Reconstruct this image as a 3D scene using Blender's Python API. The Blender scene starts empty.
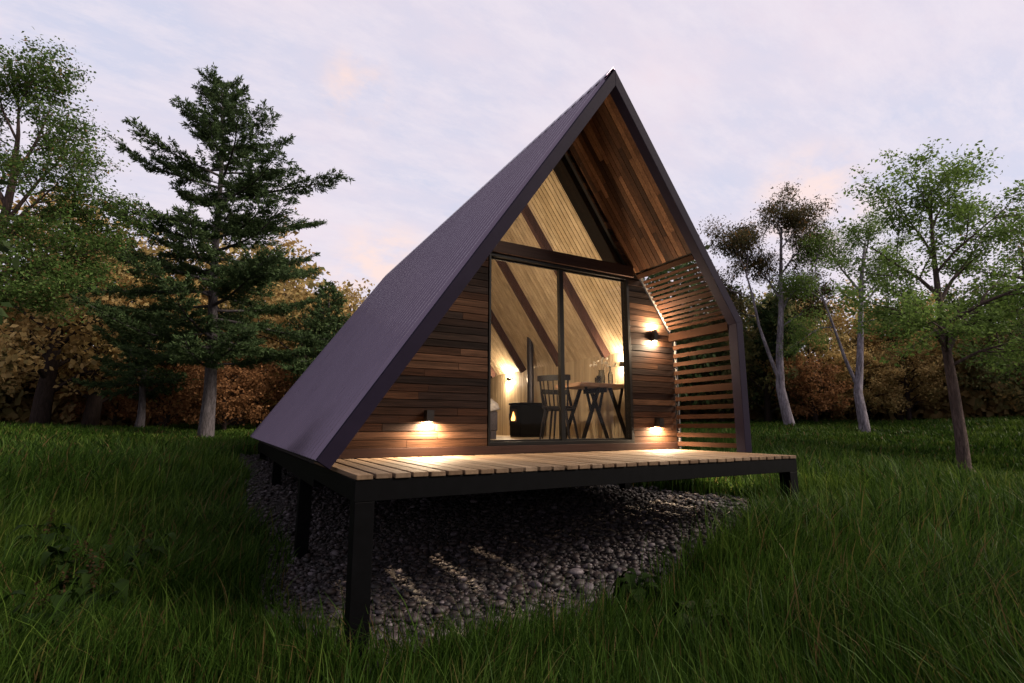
import bpy, math, random
import numpy as np
from mathutils import Vector, Matrix

S = bpy.context.scene
COL = S.collection
R = math.radians
rnd = random.Random(7)
NR = np.random.default_rng(11)

# ------------------------------------------------------------------ materials
class NT:
    def __init__(self, name):
        self.m = bpy.data.materials.new(name); self.m.use_nodes = True
        self.t = self.m.node_tree; self.t.nodes.clear()
        self.out = self.n('ShaderNodeOutputMaterial')
    def n(self, typ, **kw):
        x = self.t.nodes.new(typ)
        for k, v in kw.items():
            if k.startswith('i_'):
                x.inputs[k[2:].replace('_', ' ')].default_value = v
            else: setattr(x, k, v)
        return x
    def l(self, a, b): self.t.links.new(a, b)
    def noise(self, vec, scale, detail=4, rough=.55):
        x = self.n('ShaderNodeTexNoise'); x.inputs['Scale'].default_value = scale
        x.inputs['Detail'].default_value = detail; x.inputs['Roughness'].default_value = rough
        if vec is not None: self.l(vec, x.inputs['Vector'])
        return x.outputs['Fac']
    def ramp(self, fac, stops):
        x = self.n('ShaderNodeValToRGB'); cr = x.color_ramp
        while len(cr.elements) > 1: cr.elements.remove(cr.elements[-1])
        cr.elements[0].position = stops[0][0]; cr.elements[0].color = (*stops[0][1], 1)
        for p, c in stops[1:]:
            e = cr.elements.new(p); e.color = (*c, 1)
        self.l(fac, x.inputs['Fac']); return x.outputs['Color']
    def mix(self, fac, a, b, mode='MIX'):
        x = self.n('ShaderNodeMix', data_type='RGBA', blend_type=mode)
        if isinstance(fac, (int, float)): x.inputs[0].default_value = fac
        else: self.l(fac, x.inputs[0])
        for s, v in ((6, a), (7, b)):
            if isinstance(v, tuple): x.inputs[s].default_value = (*v, 1)
            else: self.l(v, x.inputs[s])
        return x.outputs[2]
    def math(self, op, a, b=0.0):
        x = self.n('ShaderNodeMath', operation=op)
        for s, v in ((0, a), (1, b)):
            if isinstance(v, (int, float)): x.inputs[s].default_value = v
            else: self.l(v, x.inputs[s])
        return x.outputs[0]
    def mapping(self, vec, scale):
        x = self.n('ShaderNodeMapping'); x.inputs['Scale'].default_value = scale
        self.l(vec, x.inputs['Vector']); return x.outputs[0]
    def bump(self, h, strength=.3, dist=.01):
        x = self.n('ShaderNodeBump'); x.inputs['Strength'].default_value = strength
        x.inputs['Distance'].default_value = dist; self.l(h, x.inputs['Height']); return x.outputs[0]
    def bsdf(self, color, rough=.6, metallic=0, normal=None, spec=.5):
        b = self.n('ShaderNodeBsdfPrincipled')
        if isinstance(color, tuple): b.inputs['Base Color'].default_value = (*color, 1)
        else: self.l(color, b.inputs['Base Color'])
        if isinstance(rough, (int, float)): b.inputs['Roughness'].default_value = rough
        else: self.l(rough, b.inputs['Roughness'])
        b.inputs['Metallic'].default_value = metallic
        b.inputs['Specular IOR Level'].default_value = spec
        if normal is not None: self.l(normal, b.inputs['Normal'])
        self.l(b.outputs[0], self.out.inputs[0]); return b
    def obco(self): return self.n('ShaderNodeTexCoord').outputs['Object']
    def island(self): return self.n('ShaderNodeNewGeometry').outputs['Random Per Island']

def timber(name, stops, grain_axis, rough=.6, grain=.5, bump=.25, spec=.10):
    """boards: one tone per board (mesh island), grain stretched along grain_axis"""
    t = NT(name); isl = t.island()
    sc = [60, 60, 60]; sc[grain_axis] = 2.5
    off = t.n('ShaderNodeVectorMath', operation='ADD')
    cmb = t.n('ShaderNodeCombineXYZ')
    o = t.math('MULTIPLY', isl, 37.0)
    for i in range(3): t.l(o, cmb.inputs[i])
    t.l(t.obco(), off.inputs[0]); t.l(cmb.outputs[0], off.inputs[1])
    v = off.outputs[0]
    g = t.noise(t.mapping(v, sc), 1.0, 5, .65)
    big = t.noise(t.mapping(v, [s * .12 for s in sc]), 1.0, 3)
    base = t.ramp(isl, stops)
    dark = t.ramp(g, [(.25, (1 - grain,) * 3), (.7, (1, 1, 1))])
    c = t.mix(1.0, base, dark, 'MULTIPLY')
    c = t.mix(1.0, c, t.ramp(big, [(.3, (.7, .68, .66)), (.7, (1.15, 1.15, 1.15))]), 'MULTIPLY')
    rg = t.n('ShaderNodeMapRange'); t.l(g, rg.inputs[0]); rg.inputs[3].default_value = rough + .15; rg.inputs[4].default_value = rough - .1
    t.bsdf(c, rg.outputs[0], normal=t.bump(g, bump, .004), spec=spec)
    return t.m

def plain(name, col, rough=.5, metallic=0, var=.25, scale=14, spec=.5):
    t = NT(name); co = t.obco(); n = t.noise(co, scale, 4); n2 = t.noise(co, scale * 9, 3)
    lo = tuple(c * (1 - var) for c in col); hi = tuple(c * (1 + var) for c in col)
    c = t.ramp(n, [(.3, lo), (.7, hi)])
    rg = t.n('ShaderNodeMapRange'); t.l(n2, rg.inputs[0]); rg.inputs[3].default_value = max(rough - .1, .02); rg.inputs[4].default_value = rough + .12
    t.bsdf(c, rg.outputs[0], metallic, t.bump(n2, .08, .003), spec)
    return t.m

def leafmat(name, stops, trans=.35, rough=.55, patch=None):
    t = NT(name); isl = t.island()
    c = t.ramp(isl, stops)
    if patch:
        n = t.noise(t.obco(), patch[0], 2)
        c = t.mix(t.ramp(n, [(patch[1], (0, 0, 0)), (patch[1] + .12, (1, 1, 1))]), c, t.ramp(isl, patch[2]))
    b = t.bsdf(c, rough, spec=.06)
    tr = t.n('ShaderNodeBsdfTranslucent'); t.l(c, tr.inputs[0])
    mx = t.n('ShaderNodeMixShader'); mx.inputs[0].default_value = trans
    t.l(b.outputs[0], mx.inputs[1]); t.l(tr.outputs[0], mx.inputs[2]); t.l(mx.outputs[0], t.out.inputs[0])
    return t.m

def bark(name, lo, hi, scale=9):
    t = NT(name); co = t.obco(); v = t.mapping(co, (1, 1, .18))
    n = t.noise(v, scale, 6, .7); n2 = t.noise(v, scale * 4, 5, .75)
    c = t.ramp(n, [(.32, lo), (.68, hi)])
    c = t.mix(1.0, c, t.ramp(n2, [(.3, (.45, .45, .45)), (.62, (1.1, 1.1, 1.1))]), 'MULTIPLY')
    t.bsdf(c, .85, normal=t.bump(n2, .8, .03), spec=.2); return t.m

def emit(name, col, strength):
    t = NT(name); e = t.n('ShaderNodeEmission'); e.inputs[0].default_value = (*col, 1); e.inputs[1].default_value = strength
    t.l(e.outputs[0], t.out.inputs[0]); return t.m

def glass(name, tint=(.93, .95, .95), refl=.9):
    t = NT(name)
    tr = t.n('ShaderNodeBsdfTransparent'); tr.inputs[0].default_value = (*tint, 1)
    gl = t.n('ShaderNodeBsdfGlossy'); gl.inputs['Roughness'].default_value = .01
    fr = t.n('ShaderNodeFresnel'); fr.inputs[0].default_value = 1.45
    mx = t.n('ShaderNodeMixShader'); t.l(t.math('MULTIPLY', fr.outputs[0], refl), mx.inputs[0])
    t.l(tr.outputs[0], mx.inputs[1]); t.l(gl.outputs[0], mx.inputs[2]); t.l(mx.outputs[0], t.out.inputs[0]); return t.m

CLAD = [(0, (.014, .0085, .007)), (.14, (.017, .010, .0075)), (.18, (.050, .022, .012)), (.34, (.042, .019, .011)), (.38, (.023, .013, .010)), (.5, (.026, .014, .010)), (.54, (.072, .033, .017)), (.66, (.062, .029, .016)), (.7, (.034, .021, .017)), (.82, (.033, .020, .015)), (.86, (.09, .044, .025)), (1, (.11, .058, .034))]
SOFF = [(0, (.030, .013, .007)), (.16, (.036, .016, .009)), (.2, (.085, .037, .019)), (.36, (.075, .033, .017)), (.4, (.048, .021, .011)), (.54, (.052, .023, .012)), (.58, (.125, .057, .029)), (.7, (.105, .047, .024)), (.74, (.065, .029, .014)), (.86, (.07, .033, .017)), (.9, (.19, .093, .048)), (1, (.16, .078, .040))]
M = dict(
    clad=timber('wall_timber', CLAD, 0, .72, .85, .7, .06),
    soffit=timber('soffit_timber', SOFF, 2, .58, .65, .4),
    slat=timber('slat_timber', [(0, (.015, .007, .004)), (.5, (.030, .013, .007)), (1, (.022, .010, .006))], 1, .8, .4, .25, .03),
    deck=timber('deck_timber', [(0, (.12, .075, .046)), (.4, (.20, .135, .085)), (.7, (.15, .102, .068)), (1, (.235, .168, .115))], 1, .7, .45, .5),
    lining=timber('lining_timber', [(0, (.46, .355, .225)), (.5, (.57, .455, .305)), (1, (.52, .41, .275))], 2, .55, .25, .1),
    floor=timber('floor_timber', [(0, (.42, .34, .25)), (1, (.52, .43, .33))], 1, .45, .25),
    rafter=timber('rafter_timber', [(0, (.075, .038, .03)), (1, (.10, .05, .036))], 2, .6, .5),
    beam=timber('beam_timber', [(0, (.035, .016, .011)), (1, (.045, .02, .013))], 0, .6, .5),
    table=timber('table_timber', [(0, (.36, .22, .14)), (1, (.42, .27, .18))], 1, .4, .3),
    black=plain('black_steel', (.0016, .0016, .002), .55, 0, .3, 10, .06),
    frame=plain('window_frame_paint', (.005, .004, .0035), .5, 0, .3, 14, .12),
    backing=plain('wall_backing', (.012, .008, .006), .8),
    trim=plain('trim_metal', (.011, .008, .017), .65, 0, .12, 6, .05),
    alu=plain('strip_metal', (.05, .043, .040), .6, 0, .2),
    stove=plain('stove_iron', (.003, .003, .0025), .6, 0, .3, 10, .05),
    pipe=plain('flue_steel', (.04, .036, .042), .32, .6, .2),
    chair=plain('chair_paint', (.006, .005, .006), .5, 0, .3, 14, .15),
    fabric=plain('bed_fabric', (.05, .045, .06), .9, 0, .3, 40),
    linen=plain('bed_linen', (.42, .40, .41), .9, 0, .25, 25),
    ceramic=plain('white_ceramic', (.7, .68, .64), .3),
    lamp=plain('lamp_shell', (.008, .007, .007), .5, 0, .2, 14, .2),
    bulb=emit('lamp_glow', (1, .72, .42), 28),
    flame=emit('stove_flame', (1, .42, .09), 7),
    glass=glass('pane_glass', (.97, .97, .97), .14),
    ware=glass('clear_glassware', (.85, .88, .88), 2.2),
    bud=plain('dried_buds', (.62, .56, .46), .8),
    stem=plain('dried_stems', (.16, .12, .07), .8),
    barkgrey=bark('grey_bark', (.04, .033, .034), (.13, .115, .12)),
    barkpale=bark('pale_bark', (.10, .085, .10), (.38, .34, .39), 6),
    barkbrown=bark('brown_bark', (.05, .034, .03), (.13, .09, .08)),
    barkdark=bark('dark_bark', (.018, .012, .010), (.045, .03, .025)),
)
def roofmat():
    t = NT('roof_metal'); co = t.obco(); n = t.noise(co, 3, 4); n2 = t.noise(co, 1.2, 2)
    c = t.ramp(n, [(.3, (.138, .108, .150)), (.7, (.16, .126, .172))])
    rg = t.n('ShaderNodeMapRange'); t.l(n2, rg.inputs[0]); rg.inputs[3].default_value = .22; rg.inputs[4].default_value = .30
    b = t.bsdf(c, rg.outputs[0], .85, spec=.5); return t.m
M['roof'] = roofmat()
M['groove'] = plain('lining_groove', (.10, .065, .035), .8)

# ------------------------------------------------------------------ mesh helpers
def link(o, parent=None):
    COL.objects.link(o)
    if parent is not None: o.parent = parent
    return o

def np_mesh(name, V, quads=None, tris=None, smooth=False):
    me = bpy.data.meshes.new(name)
    V = np.asarray(V, np.float32); me.vertices.add(len(V)); me.vertices.foreach_set('co', V.ravel())
    q = np.zeros((0, 4), np.int32) if quads is None else np.asarray(quads, np.int32)
    t = np.zeros((0, 3), np.int32) if tris is None else np.asarray(tris, np.int32)
    loops = np.concatenate([q.ravel(), t.ravel()]); me.loops.add(len(loops)); me.loops.foreach_set('vertex_index', loops)
    st = np.concatenate([np.arange(len(q)) * 4, len(q) * 4 + np.arange(len(t)) * 3]).astype(np.int32)
    me.polygons.add(len(st)); me.polygons.foreach_set('loop_start', st)
    if smooth: me.polygons.foreach_set('use_smooth', np.ones(len(st), bool))
    me.update(calc_edges=True); return me

class MB:
    def __init__(self): self.v = []; self.f = []
    def hexa(self, p):          # 8 points: bottom ring 0-3, top ring 4-7
        b = len(self.v); self.v += [tuple(q) for q in p]
        for f in ((3, 2, 1, 0), (4, 5, 6, 7), (0, 1, 5, 4), (1, 2, 6, 5), (2, 3, 7, 6), (3, 0, 4, 7)):
            self.f.append(tuple(b + i for i in f))
        return self
    def box(self, x0, x1, y0, y1, z0, z1):
        return self.hexa([(x0, y0, z0), (x1, y0, z0), (x1, y1, z0), (x0, y1, z0), (x0, y0, z1), (x1, y0, z1), (x1, y1, z1), (x0, y1, z1)])
    def prism(self, poly, y0, y1):  # polygon in xz extruded along y
        b = len(self.v); n = len(poly)
        self.v += [(x, y0, z) for x, z in poly] + [(x, y1, z) for x, z in poly]
        self.f.append(tuple(b + i for i in range(n))); self.f.append(tuple(b + n + i for i in reversed(range(n))))
        for i in range(n):
            j = (i + 1) % n; self.f.append((b + i, b + n + i, b + n + j, b + j))
        return self
    def bar(self, a, c, w, h=None, up=(0, 0, 1)):
        a = Vector(a); c = Vector(c); d = (c - a).normalized(); u = Vector(up)
        if abs(d.dot(u)) > .98: u = Vector((1, 0, 0))
        s = d.cross(u).normalized(); u = s.cross(d); h = h or w
        o = [s * (-w / 2) + u * (-h / 2), s * (w / 2) + u * (-h / 2), s * (w / 2) + u * (h / 2), s * (-w / 2) + u * (h / 2)]
        return self.hexa([a + k for k in o] + [c + k for k in o])
    def tube(self, pts, rad, n=10, cap=True):
        pts = [Vector(p) for p in pts]; rad = rad if hasattr(rad, '__len__') else [rad] * len(pts)
        b = len(self.v); prev = None
        for i, p in enumerate(pts):
            d = (pts[min(i + 1, len(pts) - 1)] - pts[max(i - 1, 0)]).normalized()
            if prev is None:
                s = d.cross(Vector((0, 0, 1)) if abs(d.z) < .9 else Vector((1, 0, 0))).normalized()
            else: s = (prev - d * prev.dot(d)).normalized()
            prev = s; u = d.cross(s)
            for k in range(n):
                a = 2 * math.pi * k / n; self.v.append(tuple(p + (s * math.cos(a) + u * math.sin(a)) * rad[i]))
        for i in range(len(pts) - 1):
            for k in range(n):
                self.f.append((b + i * n + k, b + i * n + (k + 1) % n, b + (i + 1) * n + (k + 1) % n, b + (i + 1) * n + k))
        if cap:
            self.f.append(tuple(b + k for k in reversed(range(n)))); self.f.append(tuple(b + (len(pts) - 1) * n + k for k in range(n)))
        return self
    def lathe(self, prof, cx, cy, n=20):
        b = len(self.v)
        for r, z in prof:
            for k in range(n):
                a = 2 * math.pi * k / n; self.v.append((cx + r * math.cos(a), cy + r * math.sin(a), z))
        for i in range(len(prof) - 1):
            for k in range(n):
                self.f.append((b + i * n + k, b + i * n + (k + 1) % n, b + (i + 1) * n + (k + 1) % n, b + (i + 1) * n + k))
        return self
    def build(self, name, mat, parent=None, bevel=0, smooth=False):
        me = bpy.data.meshes.new(name); me.from_pydata(self.v, [], self.f); me.update()
        if smooth:
            me.polygons.foreach_set('use_smooth', [True] * len(me.polygons))
        me.materials.append(M[mat] if isinstance(mat, str) else mat)
        o = link(bpy.data.objects.new(name, me), parent)
        if bevel:
            m = o.modifiers.new('bevel', 'BEVEL'); m.width = bevel; m.segments = 2; m.limit_method = 'ANGLE'
        return o

def tag(o, label=None, cat=None, group=None, kind=None):
    for k, v in (('label', label), ('category', cat), ('group', group), ('kind', kind)):
        if v: o[k] = v
    return o
def thing(name, label, cat, loc=(0, 0, 0), rz=0, group=None):
    o = bpy.data.objects.new(name, None); o.empty_display_size = .2; COL.objects.link(o)
    o.location = loc; o.rotation_euler.z = rz
    return tag(o, label, cat, group)
def copy_tree(o, parent=None):
    c = o.copy(); COL.objects.link(c)
    if parent is not None: c.parent = parent
    for ch in list(o.children): copy_tree(ch, c)
    return c

# ------------------------------------------------------------------ camera (solved from the photograph)
CAM = np.array([-3.5031, -3.9127, .2974])
cam = bpy.data.cameras.new('camera'); co = link(bpy.data.objects.new('camera', cam))
cam.sensor_width = 36; cam.lens = 512.93 / 1024 * 36; cam.clip_end = 600; cam.clip_start = .05
co.location = CAM; co.rotation_euler = (R(90 + 9.3745), 0, R(-29.2532)); S.camera = co
ER = np.array([.87247, -.48867, 0]); EF = np.array([.48867, .87247, 0]); EU = np.array([0, 0, 1.])

# ------------------------------------------------------------------ terrain
CP = np.array([(-2.7, -.6, -1.14), (-2.7, 2, -1.04), (-2.7, 5.1, -.62), (-2.7, 8.3, -.42), (1.7, -.6, -.62), (1.7, 2, -.62), (1.7, 6, -.4), (1.7, 9, -.2),
    (-.5, -.6, -.90), (-3.5, -4, -1.2), (-6, -3, -1.2), (-5, 0, -1.12), (-4.5, 3, -.95), (-6, 6, -.5), (0, -3, -1.0), (0, -6, -1.0), (3, -3, -.82), (6, -1, -.66), (6, 2.5, -.52), (9, 5, -.25),
    (9.8, .96, -.78), (15.8, 8.5, .2), (17.3, 6.5, .03), (20.3, 3.6, .42), (15, 2.0, -.25), (14, -3, -.6), (-3.9, 15, -.13), (-9.2, 21.3, .22), (-6.2, 19.7, .08), (-8, 23, .1),
    (-8, 11, .15), (-9, 16, .15), (3, 16, .05), (8, 14, .1), (-12, 8, .1), (-14, 0, -.4), (30, 12, .5), (18, 26, .5), (0, 32, .5), (-20, 26, .6), (30, -8, .3), (-22, 6, .2), (0, -18, -.9)])
def _phi(r): return np.sqrt(r * r + 1.5)
_A = _phi(np.linalg.norm(CP[:, None, :2] - CP[None, :, :2], axis=2)); _Wt = np.linalg.solve(_A, CP[:, 2])
_ph = NR.uniform(0, 6.28, (10, 2)); _fr = NR.normal(0, 1, (10, 2))
def fnoise(x, y, f, k=0):
    s = 0
    for i in range(6):
        j = (i + k) % 10; s = s + np.sin(f * (1 + .35 * i) * (x * _fr[j, 0] + y * _fr[j, 1]) + _ph[j, k % 2] + k) / (1 + .3 * i)
    return s / 2.4
def in_gravel(x, y, m=0.0):
    e = .16 * fnoise(x, y, 1.6, 3)
    return (x > -3.0 - m + e - .3 * np.clip(y - 2.5, 0, 1) + .2 * np.clip(.8 - y, 0, 1)) & (x < 2.05 + m + e) & (y > -.95 - m + e + .22 * (x + .5)*(x>-.5)) & (y < 9.3 + m)
def terr(x, y):
    x = np.asarray(x, float); y = np.asarray(y, float)
    d = _phi(np.sqrt((x[..., None] - CP[:, 0]) ** 2 + (y[..., None] - CP[:, 1]) ** 2))
    z = d @ _Wt
    r = np.sqrt(x * x + y * y); f = np.clip((r - 30) / 30, 0, 1); z = z * (1 - f) + .6 * f
    g = np.clip((np.sqrt((x + .5) ** 2 / 9 + (y - 4) ** 2 / 36) - 1) * 1.5, 0, 1)
    return z + g * (.05 * fnoise(x, y, .9, 1) + .035 * fnoise(x, y, 2.1, 2))
def tz(x, y): return float(terr(np.array([x]), np.array([y]))[0])

def ground():
    rr = np.concatenate([np.linspace(0, 26, 150), 26 * (1.06 ** np.arange(1, 40))]); nt = 260
    th = np.linspace(0, 2 * np.pi, nt, endpoint=False)
    X = rr[:, None] * np.cos(th); Y = rr[:, None] * np.sin(th); Z = terr(X.ravel(), Y.ravel())
    V = np.stack([X.ravel(), Y.ravel(), Z], 1)
    i, k = np.meshgrid(np.arange(len(rr) - 1), np.arange(nt), indexing='ij')
    a = i * nt + k; b = i * nt + (k + 1) % nt
    Q = np.stack([a, a + nt, b + nt, b], -1).reshape(-1, 4)
    me = np_mesh('ground', V, Q, smooth=True)
    t = NT('lawn_soil'); g = t.n('ShaderNodeNewGeometry').outputs['Position']
    n = t.noise(g, 1.3, 5); n2 = t.noise(g, 14, 5)
    c = t.ramp(n, [(.35, (.018, .028, .010)), (.55, (.03, .05, .018)), (.72, (.055, .085, .035))])
    c = t.mix(1.0, c, t.ramp(n2, [(.3, (.5, .5, .5)), (.7, (1.2, 1.2, 1.2))]), 'MULTIPLY')
    # leaf litter in the woods beyond the lawn
    ln = t.n('ShaderNodeVectorMath', operation='LENGTH'); t.l(g, ln.inputs[0])
    d = t.math('ADD', ln.outputs['Value'], t.math('MULTIPLY', n, 6.0))
    mr = t.n('ShaderNodeMapRange'); t.l(d, mr.inputs[0]); mr.inputs[1].default_value = 25; mr.inputs[2].default_value = 28
    c = t.mix(mr.outputs[0], c, t.ramp(n2, [(.3, (.05, .022, .010)), (.7, (.16, .075, .032))]))
    t.bsdf(c, .9, normal=t.bump(n2, .6, .05), spec=.2); me.materials.append(t.m)
    tag(link(bpy.data.objects.new('ground', me)), kind='structure')
ground()

def gravel():
    # bed sheet just above the ground
    xs = np.linspace(-3.1, 2.2, 54); ys = np.linspace(-1.3, 9.5, 100)
    X, Y = np.meshgrid(xs, ys, indexing='ij'); Z = terr(X.ravel(), Y.ravel()) + .012
    i, k = np.meshgrid(np.arange(53), np.arange(99), indexing='ij'); a = (i * 100 + k).ravel()
    cx = (X[:-1, :-1] + .05).ravel(); cy = (Y[:-1, :-1] + .05).ravel(); keep = in_gravel(cx, cy)
    Q = np.stack([a, a + 100, a + 101, a + 1], 1)[keep]
    me = np_mesh('gravel_bed', np.stack([X.ravel(), Y.ravel(), Z], 1), Q, smooth=True)
    me.materials.append(plain('gravel_dirt', (.014, .011, .011), .95, 0, .4, 30))
    tag(link(bpy.data.objects.new('gravel_bed', me)), kind='structure')
    # pebbles
    import bmesh
    tmpl = []
    for s in (1, 2):
        bm = bmesh.new(); bmesh.ops.create_icosphere(bm, subdivisions=s, radius=1)
        tmpl.append((np.array([v.co[:] for v in bm.verts]), np.array([[v.index for v in f.verts] for f in bm.faces]))); bm.free()
    VV = []; TT = []; base = 0
    n = 64000; x = NR.uniform(-3.1, 2.2, n); y = -1.3 + 10.6 * NR.uniform(0, 1, n) ** 1.7
    k = in_gravel(x, y); x = x[k]; y = y[k]; z = terr(x, y)
    d = np.hypot(x - CAM[0], y - CAM[1])
    r = NR.lognormal(math.log(.0135), .52, len(x)) * np.clip(1.1 - d * .02, .85, 1)
    r = np.minimum(r, .046)
    for j in range(len(x)):
        tv, tt = tmpl[1 if d[j] < 4.6 else 0]
        a = NR.uniform(0, 6.28); c, s = math.cos(a), math.sin(a)
        v = tv * (1 + .10 * np.sin(tv[:, [1, 2, 0]] * 2.7 + NR.uniform(0, 6, 3))) * (r[j] * NR.uniform(.75, 1.35, 3) * np.array([1.1, .9, .55]))
        t1 = NR.normal(0, .25); v = np.stack([v[:, 0], v[:, 1] * math.cos(t1) - v[:, 2] * math.sin(t1), v[:, 1] * math.sin(t1) + v[:, 2] * math.cos(t1)], 1)
        v = np.stack([v[:, 0] * c - v[:, 1] * s + x[j], v[:, 0] * s + v[:, 1] * c + y[j], v[:, 2] + z[j] + .012 + r[j] * NR.uniform(.05, .75)], 1)
        VV.append(v); TT.append(tt + base); base += len(v)
    me = np_mesh('gravel', np.concatenate(VV), None, np.concatenate(TT), smooth=True)
    t = NT('pebble_stone'); isl = t.island(); nn = t.noise(t.obco(), 45, 4)
    c = t.ramp(isl, [(0, (.009, .007, .008)), (.3, (.025, .017, .017)), (.5, (.032, .019, .015)), (.7, (.048, .036, .040)), (.88, (.011, .008, .010)), (.94, (.085, .068, .078)), (1, (.12, .10, .11))])
    c = t.mix(1.0, c, t.ramp(nn, [(.3, (.6, .6, .6)), (.7, (1.15, 1.15, 1.15))]), 'MULTIPLY')
    t.bsdf(c, .62, normal=t.bump(nn, .3, .004)); me.materials.append(t.m)
    tag(link(bpy.data.objects.new('gravel', me)), 'rounded grey and brown pebbles spread under the raised cabin', 'gravel', kind='stuff')
gravel()

def grass():
    # density falls with distance from the viewpoint; all blades are real faces
    N = 800000
    d = .7 + 31 * NR.uniform(0, 1, N) ** 1.25; a = R(29.25) + NR.uniform(R(-64), R(64), N)
    x = CAM[0] + d * np.sin(a); y = CAM[1] + d * np.cos(a)
    edge = in_gravel(x, y); inner = in_gravel(x, y, -.22)
    keep = ~edge | (edge & ~inner & (NR.uniform(0, 1, N) < .22))
    keep &= NR.uniform(0, 1, N) < np.clip((d * 1900 * 1.25) / 4600, .38, 1)
    # thin, worn spots
    bare = fnoise(x, y, 1.1, 4); keep &= ~((bare > .95) & (NR.uniform(0, 1, N) < .55))
    under = (x > -2.7) & (x < 1.8) & (y > 1.2) & (y < 9.2); keep &= ~under
    keep &= np.hypot(x, y) < 27 + 2 * fnoise(x, y, .5, 5)
    x = x[keep]; y = y[keep]; d = d[keep]; n = len(x); z = terr(x, y) - .01
    hN = fnoise(x, y, .8, 6); h2 = fnoise(x, y, 3.1, 7)
    H = (.27 + .085 * hN + .085 * h2) * NR.lognormal(0, .28, n); H = np.clip(H, .06, .62)
    H *= np.where(np.hypot(x - CAM[0], y - CAM[1]) < 1.6, .7, 1) * np.interp(d, [10, 16], [1, .5])
    W = .0042 * NR.uniform(.7, 1.5, n) * np.clip(d / 4.2, .85, 5)
    la = 3.4 * fnoise(x, y, .6, 8) + NR.normal(0, 1.25, n); lean = np.abs(NR.normal(.30, .26, n)) + .25 * np.clip(h2, 0, 1)
    lx = np.cos(la); ly = np.sin(la)
    fa = NR.uniform(0, 6.28, n); wx = np.cos(fa); wy = np.sin(fa)
    ts = np.array([0, .38, .72, 1.0]); ws = np.array([1, .85, .55, 0])
    V = np.empty((n, 7, 3), np.float32)
    for i in range(4):
        t = ts[i]; off = lean * H * t ** 2; zz = z + H * (t - .28 * lean * t ** 2.2)
        cx = x + lx * off; cy = y + ly * off
        if i < 3:
            V[:, 2 * i, 0] = cx - wx * W * ws[i]; V[:, 2 * i, 1] = cy - wy * W * ws[i]; V[:, 2 * i, 2] = zz
            V[:, 2 * i + 1, 0] = cx + wx * W * ws[i]; V[:, 2 * i + 1, 1] = cy + wy * W * ws[i]; V[:, 2 * i + 1, 2] = zz
        else: V[:, 6, 0] = cx; V[:, 6, 1] = cy; V[:, 6, 2] = zz
    b = np.arange(n)[:, None] * 7
    Q = np.concatenate([b + np.array([0, 1, 3, 2]), b + np.array([2, 3, 5, 4])]); T = b + np.array([4, 5, 6])
    me = np_mesh('grass', V.reshape(-1, 3), Q, T, smooth=True)
    m = leafmat('grass_blades', [(0, (.010, .025, .0035)), (.35, (.022, .050, .0065)), (.7, (.042, .084, .012)), (.92, (.066, .108, .018)), (.955, (.11, .08, .03)), (1, (.10, .068, .028))], .35, .5,
                (.55, .52, [(0, (.027, .055, .007)), (.6, (.056, .098, .013)), (1, (.10, .14, .025))]))
    me.materials.append(m)
    tag(link(bpy.data.objects.new('grass', me)), 'long unmown meadow grass around the cabin', 'grass', kind='stuff')
    print('grass blades', n)
grass()

# ------------------------------------------------------------------ cabin
K = 1.435; ZA = 4.2073; L = 9.167; XE = 1.86; ZE = ZA - K * XE; XB = -2.8935; ZB = .056; W = 1.0725; FZ = .105
CT = math.cos(math.atan(K)); ST = math.sin(math.atan(K))
def zoff(p): return ZA - p / CT            # apex height of a roof line lowered by perpendicular p
def xr(z, p): return (zoff(p) - z) / K     # half width at height z on that line

cab = thing('cabin', 'dark A-frame cabin with metal roof and brown timber front raised on black posts', 'cabin')

# roof sheets with pressed ribs
def rib_sheet(y0, y1, line, normal, pitch=.152, h=.034):
    """line: [(x,z),(x,z)...] outer edge; ribs run along the line, profile along y"""
    prof = []
    y = y0
    while y < y1 - 1e-6:
        for fy, fh in ((0, 0), (.40, 0), (.45, 1), (.55, 1), (.60, 0)):
            yy = y + fy * pitch
            if yy <= y1: prof.append((yy, fh * h))
        y += pitch
    prof.append((y1, 0))
    V = []; n = len(prof)
    for (x, z), (nx, nz) in zip(line, normal):
        V += [(x + nx * hh, yy, z + nz * hh) for yy, hh in prof]
    Q = []
    for j in range(len(line) - 1):
        for i in range(n - 1): Q.append((j * n + i, j * n + i + 1, (j + 1) * n + i + 1, (j + 1) * n + i))
    return V, Q
def sheet_obj(name, V, Q, mat, parent):
    me = np_mesh(name, V, Q); me.materials.append(M[mat]); return link(bpy.data.objects.new(name, me), parent)
NL = (-ST, CT); NRt = (ST, CT)
V, Q = rib_sheet(.004, L, [(XB, ZB), (-.01, ZA - .0144)], [NL, NL]); sheet_obj('roof_sheet', V, Q, 'roof', cab)
xs_top = 1.20   # porch side: metal stops above the slatted opening
V, Q = rib_sheet(W + .02, L, [(.01, ZA - .0144), (XE, ZE)], [NRt, NRt]); V2, Q2 = rib_sheet(.004, W + .02, [(.01, ZA - .0144), (xs_top, ZA - K * xs_top)], [NRt, NRt])
Q += [tuple(i + len(V) for i in q) for q in Q2]; V = V + V2
V3, Q3 = rib_sheet(W + .02, L, [(XE, ZE), (XE, -.05)], [(1, 0), (1, 0)]); Q += [tuple(i + len(V) for i in q) for q in Q3]; V = V + V3
sheet_obj('roof_sheet', V, Q, 'roof', cab)
# ridge cap
MB().prism([(-.10, ZA - .10 * K + .060), (0, ZA + .050), (.10, ZA - .10 * K + .060), (.10, ZA - .10 * K + .052), (0, ZA + .040), (-.10, ZA - .10 * K + .052)], .03, L).build('ridge_cap', 'roof', cab)
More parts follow.
